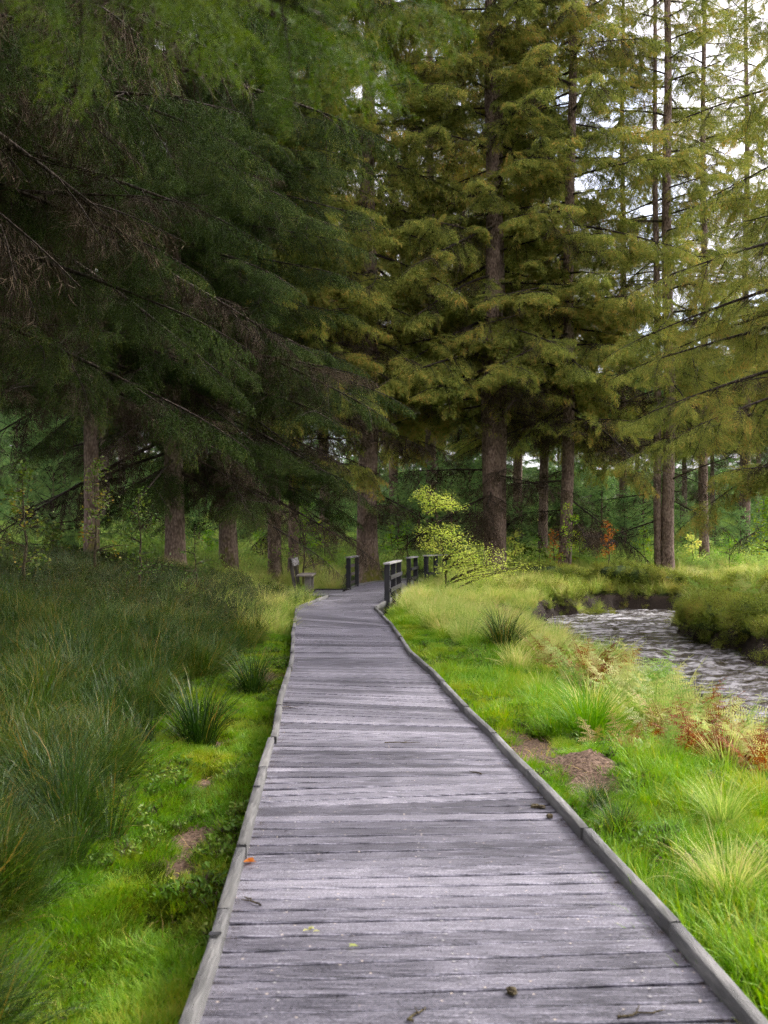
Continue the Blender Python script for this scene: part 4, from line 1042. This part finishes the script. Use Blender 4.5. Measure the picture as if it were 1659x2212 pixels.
# ================================================================== FERNS
def frond_mesh(name, mat, seed, n=15):
    g = np.random.default_rng(seed); A = Acc()
    u = np.linspace(0, 1, 8)
    bend = g.uniform(.5, 1.0)
    th = .35 + bend * u ** 1.5
    x = np.concatenate([[0], np.cumsum(np.sin(th[:-1]) / 7)]); z = np.concatenate([[0], np.cumsum(np.cos(th[:-1]) / 7)])
    P = np.stack([x, .06 * np.sin(u * 2.5 + seed), z], -1)
    V, q = tube(P, np.linspace(.007, .002, 8), 3); A.add(V, q, tone=.2)
    for k in range(n):
        t = .16 + .82 * k / n; i = t * 7; i0 = min(int(i), 6); p = P[i0] + (P[i0 + 1] - P[i0]) * (i - i0); tg = norm(P[i0 + 1] - P[i0])
        ln = .30 * (math.sin(min(1, (t + .12) / .5) * math.pi / 2)) * (1 - t) ** .8 * 1.25 + .012
        ln0 = ln
        for sd in (-1, 1):
            if g.uniform() < .07: continue
            ln = ln0 * g.uniform(.6, 1.15)
            d = norm(np.array([0, sd, 0]) + tg * g.uniform(.2, .8) + np.array([0, 0, -g.uniform(-.1, .5)]) + g.normal(0, .12, 3))
            m = 6; uu = np.linspace(.06, 1, m)
            c = p + d * (uu * ln)[:, None] + np.array([0, 0, -.12]) * (uu * uu * ln)[:, None]
            nr = np.cross(d, tg * sd); nr = norm(nr + g.normal(0, .15, 3))
            side = norm(np.cross(nr, d))
            wl = .055 * ln / .3 * (1 - .8 * uu) + .004
            for s2 in (-1, 1):
                dd = norm(np.tile(side * s2 + d * .45, (m, 1)))
                V, tt = leaves(c, dd, np.tile(nr, (m, 1)), wl * 1.0, np.full(m, ln / m * .78)); A.add(V, t=tt, tone=np.clip(np.repeat(g.normal(.45, .25, m), 4), 0, 1))
    return A.mesh(name, [M[mat]])
FR = {m: [frond_mesh('frond', m, 600 + k * 3) for k in range(5)] for m in ('fern_green', 'fern_pale', 'fern_rust', 'fern_tan')}
def fern(label, x, y, size, mix, n, seed, stand=.35, dz=0):
    g = np.random.default_rng(seed)
    root = empty('fern', (x, y, float(gz(x, y)) - .02 + dz)); tag(root, label, 'fern', 'ferns beside the stream')
    for k in range(n):
        o = link('frond', FR[mix[g.integers(0, len(mix))]][g.integers(0, 5)], root)
        s = size * g.uniform(.7, 1.15)
        o.scale = (s, s, s); o.rotation_euler = (g.normal(0, .2), g.uniform(-.25, .55) , k * 2.4 + g.normal(0, .3)); o.location = (g.normal(0, .04) * size, g.normal(0, .04) * size, 0)
    return root
def fern_px(label, px, py, size, mix, n, seed, h=1.75):
    size *= .98; n = int(n * (1.7 if mix[0] == R_ else 1.25))
    d = 2150 * h / (py - 1165); return fern(label, D2(px, d), d, size, mix, n, seed)
G_, P_, R_, TN_ = 'fern_green', 'fern_pale', 'fern_rust', 'fern_tan'
fern_px('bright rust-brown dying fern clump closest to the boardwalk', 1500, 1648, .62, [R_], 17, 701)
fern_px('reddish brown fern beside the brightest rust clump, towards the water', 1560, 1630, .55, [R_, R_, G_], 13, 702)
fern_px('pale feathery fern behind the rust clump at the water', 1590, 1612, .78, [P_, G_], 12, 703)
fern_px('yellow-green fern leaning over behind the large grass tussock', 1420, 1575, .75, [P_, G_, P_], 15, 704)
fern_px('tall pale green fern in the middle of the fern bank', 1400, 1520, .85, [P_, G_], 15, 705)
fern_px('fern with mixed rust and green fronds left of the fern bank', 1265, 1465, .75, [R_, P_, G_], 14, 706)
fern_px('brown-tipped fern at the upper end of the fern bank', 1195, 1440, .72, [TN_, P_, R_], 13, 707)
fern_px('arching green fern rising above the water behind the rust one', 1335, 1462, .85, [P_, P_, R_], 14, 708)
fern_px('dense rusty fern overhanging the stream', 1300, 1485, .7, [R_, R_, P_], 13, 709)
fern_px('pale fern at the water edge right of the fern bank', 1465, 1545, .75, [P_, G_], 12, 710)
fern_px('faded fern amid pale grass by the far bend', 1090, 1345, .8, [P_, TN_], 11, 711, 1.7)
fern_px('light green fern near the stream corner', 1150, 1325, .8, [P_, G_], 11, 712, 1.7)
fern_px('low green fern in front of the rust clump', 1430, 1665, .42, [G_], 9, 713)
fern_px('fallen tan fern frond cluster on the lawn by the bare earth', 1275, 1640, .38, [TN_], 3, 714)
fern_px('small tan fern lying left of the rust clump', 1360, 1650, .42, [TN_, R_], 6, 715)
fern_px('rusty fern at the right frame edge by the water', 1655, 1690, .5, [R_, P_], 9, 716)
fern_px('pale fern tucked behind the large grass tussock', 1345, 1535, .7, [P_, G_], 12, 720)
fern_px('yellowing fern between the tussock and the rust clump', 1445, 1615, .6, [P_, TN_], 11, 721)
fern_px('greenish fern on the bank between two rusty ferns', 1370, 1495, .7, [G_, P_], 12, 722)
fern_px('brown and green fern low at the bank edge', 1230, 1490, .55, [TN_, G_, R_], 10, 723)
fern_px('russet fern at the water edge above the pale one', 1520, 1560, .62, [R_, P_], 11, 724)
fern_px('fern with pale tips right beside the brightest rust clump', 1625, 1660, .62, [P_, R_], 11, 725)
fern_px('small green fern at the foot of the pale grass by the lawn', 1150, 1400, .55, [G_, P_], 10, 726)
fern('green fern overhanging the stream on the opposite bank', 8.15, 25.4, .95, [G_], 14, 717)
fern('large green fern on the opposite bank beside the mossy hummock', 8.9, 24.2, .9, [G_, P_], 13, 718)
fern('strap-leaved dark fern hanging on the far cut bank', 8.55, 30.75, .6, [G_], 10, 719, dz=-.15)

# ================================================================== SAPLINGS
def sapling(name, label, x, y, stem, r0, clusters, mat, leaf, seed, cat='sapling', group=None, layers=.16, sink=.05):
    g = np.random.default_rng(seed)
    root = empty(name, (x, y, float(gz(x, y)) - sink)); tag(root, label, cat, group)
    A = Acc(); stem = np.array(stem, float); c = np.concatenate([[0], np.cumsum(np.linalg.norm(np.diff(stem, axis=0), axis=1))])
    at = lambda s: np.array([np.interp(s, c, stem[:, k]) for k in range(3)])
    sp = np.array([at(s) for s in np.linspace(0, c[-1], 12)]); sp[1:-1] += g.normal(0, .012, (10, 3))
    V, q = tube(sp, r0 * (1 - .85 * np.linspace(0, 1, 12)), 6); A.add(V, q, tone=.3)
    B = Acc()
    for (cx, cy_, cz, rx_, ry_, rz_, n) in clusters:
        ctr = np.array([cx, cy_, cz])
        s0 = np.interp(cz - .35 * math.hypot(cx, cy_), stem[:, 2], c); p0 = at(s0)
        nb = max(4, n // 45)
        for b in range(nb):
            tip = ctr + norm(g.normal(size=3) * (1, 1, .5)) * np.array([rx_, ry_, rz_]) * g.uniform(.5, 1.0)
            u = np.linspace(0, 1, 6)[:, None]
            mid = (p0 + tip) / 2 + np.array([0, 0, .12 * np.linalg.norm(tip - p0)])
            P = (1 - u) ** 2 * p0 + 2 * u * (1 - u) * mid + u * u * tip
            V, q = tube(P, r0 * .34 * (1 - .75 * u[:, 0]), 4); A.add(V, q, tone=.3)
            m = n // nb
            t = g.uniform(.35, 1.05, m)[:, None]
            base = (1 - t) ** 2 * p0 + 2 * t * (1 - t) * mid + t * t * tip
            outd = norm(tip - p0); sidev = norm(np.cross(outd, [0, 0, 1]) + 1e-6)
            off = g.normal(0, 1, (m, 1)) * sidev * .45 * min(rx_, ry_) + g.normal(0, .03 + .22 * rz_, (m, 3)) + np.array([0, 0, -.03])
            d = norm(outd * g.uniform(.2, 1, (m, 1)) + np.sign(g.normal(size=(m, 1))) * sidev * g.uniform(.3, 1, (m, 1)) + g.normal(0, .3, (m, 3)) + np.array([0, 0, -.25]))
            nr = norm(g.normal(0, .9, (m, 3)) + np.array([0, -.5, .8]))
            V, tt = leaves(base + off, d, nr, leaf * g.uniform(.6, 1.2, m), leaf * .55 * g.uniform(.7, 1.2, m))
            B.add(V, t=tt, tone=np.repeat(np.clip(g.normal(.45, .25, m), 0, 1.2), 4))
    link('trunk', A.mesh('trunk', [M['stem']], True), root)
    link('crown', B.mesh('crown', [M[mat]]), root)
    return root
d0 = 28.0; x0 = D2(966, d0); S_ = d0 / 2150.0
def cl(px, py, rx_, rz_, n, d=0, px0=966, dd=None):
    n = int(n * 1.9)
    dd = dd or d0; k = dd / 2150.0; z0 = float(gz(D2(px0, dd), dd)) - .05
    return ((px - px0) * k, d, 1.5 - (py - 1165) * k - z0, rx_ * k, rx_ * k * .8, rz_ * k * 1.5, n)
sapling('yellow_sapling', 'slender yellow-leaved sapling spreading over the railing by the bend', x0, d0, [(0, 0, 0), (-.06, 0, .7), (-.15, 0, 1.5), (-.30, .05, 2.5), (-.5, .05, 3.1)], .035,
        [cl(942, 1078, 44, 14, 300), cl(905, 1052, 24, 14, 110), cl(985, 1088, 32, 12, 150), cl(930, 1098, 26, 10, 90), cl(945, 1140, 46, 16, 240), cl(980, 1165, 42, 18, 240, -.3), cl(925, 1178, 34, 14, 170),
         cl(1015, 1190, 50, 18, 260, -.4), cl(1060, 1195, 52, 14, 260, -.5), cl(1105, 1210, 50, 12, 240, -.3), cl(1140, 1222, 30, 8, 120, -.2), cl(990, 1222, 46, 14, 200, -.6), cl(1045, 1232, 50, 12, 200, -.7)], 'leaf_yellow', .055, 801)
def simple_sapling(label, px, d, top, n, mat, leaf, seed, spread=.4, name='leaf_sapling', group=None, lean=0.0, base_h=.3):
    x = D2(px, d); z0 = float(gz(x, d)); H = 1.5 - (top - 1165) * d / 2150.0 - z0
    g = np.random.default_rng(seed)
    cs = []
    nc = 6
    for k in range(nc):
        t = base_h + (1.0 - base_h) * (k + .5) / nc; a = k * 2.4 + seed
        r = spread * H * (1.05 - t) * .8
        cs.append((math.cos(a) * r + lean * t, math.sin(a) * r * .8, t * H, spread * H * .45 * (1.25 - t), spread * H * .4 * (1.25 - t), .10 * H, n // nc))
    return sapling(name, label, x, d, [(0, 0, 0), (.03, 0, H * .4), (lean * .6, .02, H * .75), (lean, 0, H)], .012 * H + .006, cs, mat, leaf, seed, group=group)
simple_sapling('leafy green and yellow sapling behind the bench', 655, 30.5, 1085, 700, 'leaf_green', .08, 811, .5)
simple_sapling('thin bright green sapling left of the yellow one, behind the railing', 878, 38, 1115, 240, 'leaf_green', .085, 812, .22)
simple_sapling('thin lime green sapling in front of the slim mossy spruce', 1228, 33.5, 1085, 360, 'leaf_green', .085, 813, .35)
simple_sapling('small bright orange sapling against the uprooted stump', 1313, 34.5, 1122, 330, 'leaf_orange', .075, 814, .25, base_h=.45)
simple_sapling('small orange and yellow sapling beside the slim mossy trunk', 1196, 34, 1142, 200, 'leaf_orange', .07, 815, .28, base_h=.4)
simple_sapling('little oak sapling with thin dark stem in the left shade', 300, 17.5, 1060, 420, 'leaf_dark', .07, 816, .45, base_h=.35)
simple_sapling('young oak with yellowing leaves before the dark left trunk', 205, 19, 985, 520, 'leaf_dark', .075, 817, .28)
simple_sapling('dark leafy sapling at the left edge in deep shade', 50, 16, 1000, 600, 'leaf_dark', .075, 818, .35)
simple_sapling('low reddish bush beneath the shaded spruces', 420, 20, 1135, 300, 'leaf_dark', .06, 819, .6)
simple_sapling('bright green beech branches at the right edge above the far bank', 1662, 24, 1062, 650, 'leaf_green', .085, 820, .4, base_h=.5)
simple_sapling('low green sapling at the foot of the twin spruce', 1165, 37, 1150, 300, 'leaf_green', .075, 821, .6)

BU = [(700, 40, 1120, 'leaf_green', 'in front of the yellowish spruce'), (845, 41, 1130, 'leaf_green', 'just right of the thick trunk'), (1110, 39, 1140, 'leaf_yellow', 'between the twin spruce and the mossy mound'), (1250, 40, 1135, 'leaf_green', 'right of the slim mossy spruce'),
      (1390, 41, 1140, 'leaf_green', 'left of the double-stemmed spruce'), (1495, 40, 1150, 'leaf_yellow', 'between the double-stemmed and the thin spruce'), (1575, 39, 1140, 'leaf_green', 'right of the thin spruce'), (560, 35, 1140, 'leaf_green', 'left of the two close spruces by the bench'),
      (450, 32, 1140, 'leaf_green', 'between the two stout shaded spruces'), (270, 30, 1130, 'leaf_dark', 'in shade between the left spruces'), (120, 24, 1130, 'leaf_dark', 'beside the small young spruce in shade'), (925, 42, 1150, 'leaf_green', 'behind the yellow sapling')]
for k, (px, d, top, mt, where) in enumerate(BU):
    simple_sapling(('yellowish' if mt == 'leaf_yellow' else 'dark' if mt == 'leaf_dark' else 'light green') + ' leafy bush ' + where, px, d, top, 420, mt, .10, 840 + k, .55, name='leafy_bush', group='leafy bushes between the trunks', base_h=.15)
# ================================================================== STUMP, MOUNDS
def lumpy(name, mat, r, seed, flat=.7, n=22, amp=.35):
    g = np.random.default_rng(seed); bm = bmesh.new(); bmesh.ops.create_icosphere(bm, subdivisions=4, radius=1)
    ph = g.uniform(0, 9, 6)
    for v in bm.verts:
        c = v.co
        f = 1 + amp * (.5 * math.sin(3.1 * c.x + ph[0]) * math.cos(2.7 * c.y + ph[1]) + .35 * math.sin(6.3 * c.z + ph[2] + 2 * c.x) + .25 * math.sin(11 * c.y + ph[3]) * math.sin(9 * c.x + ph[4])) + g.normal() * .02
        v.co = Vector((c.x * r[0] * f, c.y * r[1] * f, c.z * r[2] * f))
    me = bpy.data.meshes.new(name); bm.to_mesh(me); bm.free(); me.materials.append(M[mat])
    for p in me.polygons: p.use_smooth = True
    return me
def mound(name, label, x, y, r, key, n, seed, cat='mound'):
    root = empty(name, (x, y, float(gz(x, y)))); tag(root, label, cat)
    me = lumpy('earth', 'ground', r, seed); b = link('earth', me, root)
    g = np.random.default_rng(seed); co = np.array([v.co for v in me.vertices]); co = co[co[:, 2] > -.1 * r[2]]
    P = co[g.integers(0, len(co), n)] + g.normal(0, .02, (n, 3))
    nr = norm(P / np.array(r)); f = norm(np.cross(nr, g.normal(size=(n, 3))))
    y_ = np.cross(nr, f)
    rot = np.stack([np.arctan2(y_[:, 2], nr[:, 2]), -np.arcsin(np.clip(f[:, 2], -1, 1)), np.arctan2(f[:, 1], f[:, 0])], 1)
    o = scatter('foliage', GR[key], P, rot, g.uniform(.6, 1.2, n) * (.7 if key == 'heather' else 1.6), g.integers(0, 3, n), root); tag(o, kind='stuff')
    return root
mound('mossy_mound', 'rounded golden green mossy mound behind the twin spruce', D2(1145, 41), 41, (.75, .7, .75), 'moss', 700, 901)
mound('mossy_hummock', 'low mossy hummock sitting in the stream under the far bank', 6.05, 28.9, (.75, .5, .42), 'heather', 150, 902)
mound('heathery_hummock', 'heathery hummock jutting into the stream from the opposite bank', 7.0, 20.8, (.7, 1.1, .32), 'heather', 330, 903)
mound('bushy_hummock', 'dark green bushy hummock at the right edge above the water', 7.35, 18.6, (.8, .8, .32), 'heather', 330, 904)
mound('grassy_hummock', 'rounded heather-topped hump on the far bank below the dark walkway', 5.3, 31.5, (1.3, .6, .45), 'heather', 300, 905)
mound('heather_hump', 'long heathery hump over the undercut far bank', 7.9, 31.6, (1.6, .7, .55), 'heather', 380, 906)
def stump():
    d = 44; x = D2(1290, d); root = empty('uprooted_stump', (x, d, float(gz(x, d)))); tag(root, 'dark uprooted stump with raised root plate in the wood', 'stump')
    A = Acc(); g = np.random.default_rng(77)
    me = lumpy('root_plate', 'bearer', (.75, .35, .7), 78, amp=.5); o = link('root_plate', me, root); o.location = (0, 0, .6)
    for k in range(16):
        a = g.uniform(0, 6.28); l = g.uniform(.5, 1.1)
        P = np.array([[math.cos(a) * l * t, -.2 - .1 * t + g.normal() * .04, .6 + math.sin(a) * l * t + g.normal() * .05] for t in np.linspace(.1, 1, 6)])
        V, q = tube(P, np.linspace(.05, .01, 6), 5); A.add(V, q, tone=.1)
    link('root', A.mesh('root', [M['bearer']], True), root)
    P = np.array([[.2 * t, 2.6 * t, .55 - .1 * t] for t in np.linspace(0, 1, 5)]); V, q = tube(P, np.linspace(.3, .25, 5), 10); B = Acc(); B.add(V, q, tone=.6)
    link('log', B.mesh('log', [M['bark']], True), root)
stump()

# ================================================================== SMALL THINGS ON THE DECK
def twig(label, px, py, ln, az, seed):
    d = 3225 / (py - 1165.0); x = D2(px, d); g = np.random.default_rng(seed); A = Acc()
    u = np.linspace(-.5, .5, 7)
    P = np.stack([u * ln * math.cos(az) + g.normal(0, .006, 7), u * ln * math.sin(az) + g.normal(0, .006, 7), .007 + np.abs(g.normal(0, .004, 7))], -1)
    V, q = tube(P, np.linspace(.005, .002, 7), 5); A.add(V, q)
    P2 = np.array([P[3], P[3] + [.3 * ln * math.cos(az + .8), .3 * ln * math.sin(az + .8), .004]]); V, q = tube(P2, [.003, .0015], 4); A.add(V, q)
    o = link('fallen_twig', A.mesh('fallen_twig', [M['stem']], True), loc=(x, d, 0)); tag(o, label, 'twig', 'twigs lying on the boardwalk')
twig('short dark twig lying near the left kerb in the foreground', 545, 1950, .13, 2.2, 1)
twig('dark twig near the bottom of the boardwalk', 1385, 2195, .17, .3, 2)
twig('bent twig at the very bottom of the boardwalk', 905, 2195, .12, 1.0, 3)
twig('thin twig lying mid-boardwalk far ahead', 870, 1607, .26, .1, 4)
twig('small curled twig on the planks right of the middle', 1028, 1672, .1, 2.4, 5)
twig('twig on the left planks some way along', 620, 1530, .2, .2, 6)
def cone(label, px, py):
    d = 3225 / (py - 1165.0)
    me = lumpy('fallen_cone', 'stem', (.016, .022, .011), int(px)); o = link('fallen_cone', me, loc=(D2(px, d), d, .011)); o.rotation_euler = (0, 0, px); tag(o, label, 'cone', 'small cones on the boardwalk')
cone('dark little cone nearest the right kerb', 1187, 1767)
cone('upper of two tiny cones close together by the right kerb', 1170, 1747)
cone('tiny dark cone left of the others', 1155, 1745)
cone('tiny reddish cone on the lower planks', 1106, 2147)
def leaf_(label, px, py, mat, s):
    d = 3225 / (py - 1165.0); g = np.random.default_rng(int(px))
    A = Acc()
    for k in range(4):
        V, t = leaves(g.normal(0, s * .2, (1, 3)) * (1, 1, 0) + np.array([[0, 0, .006 + k * .002]]), np.array([[math.cos(k * 1.3), math.sin(k * 1.3), .15]]), np.array([[0, 0, 1.0]]), [s], [s * .6]); A.add(V, t=t)
    o = link('fallen_leaf', A.mesh('fallen_leaf', [M[mat]]), loc=(D2(px, d), d, 0.002)); tag(o, label, 'leaf', 'leaves on the boardwalk')
leaf_('crumpled orange leaf lying against the left kerb', 541, 1866, 'leaf_orange', .05)
leaf_('pale yellow-green leaf scrap on the lower left planks', 676, 2015, 'fern_pale', .03)
leaf_('pale leaf scrap on the lower middle planks', 763, 2050, 'fern_pale', .025)
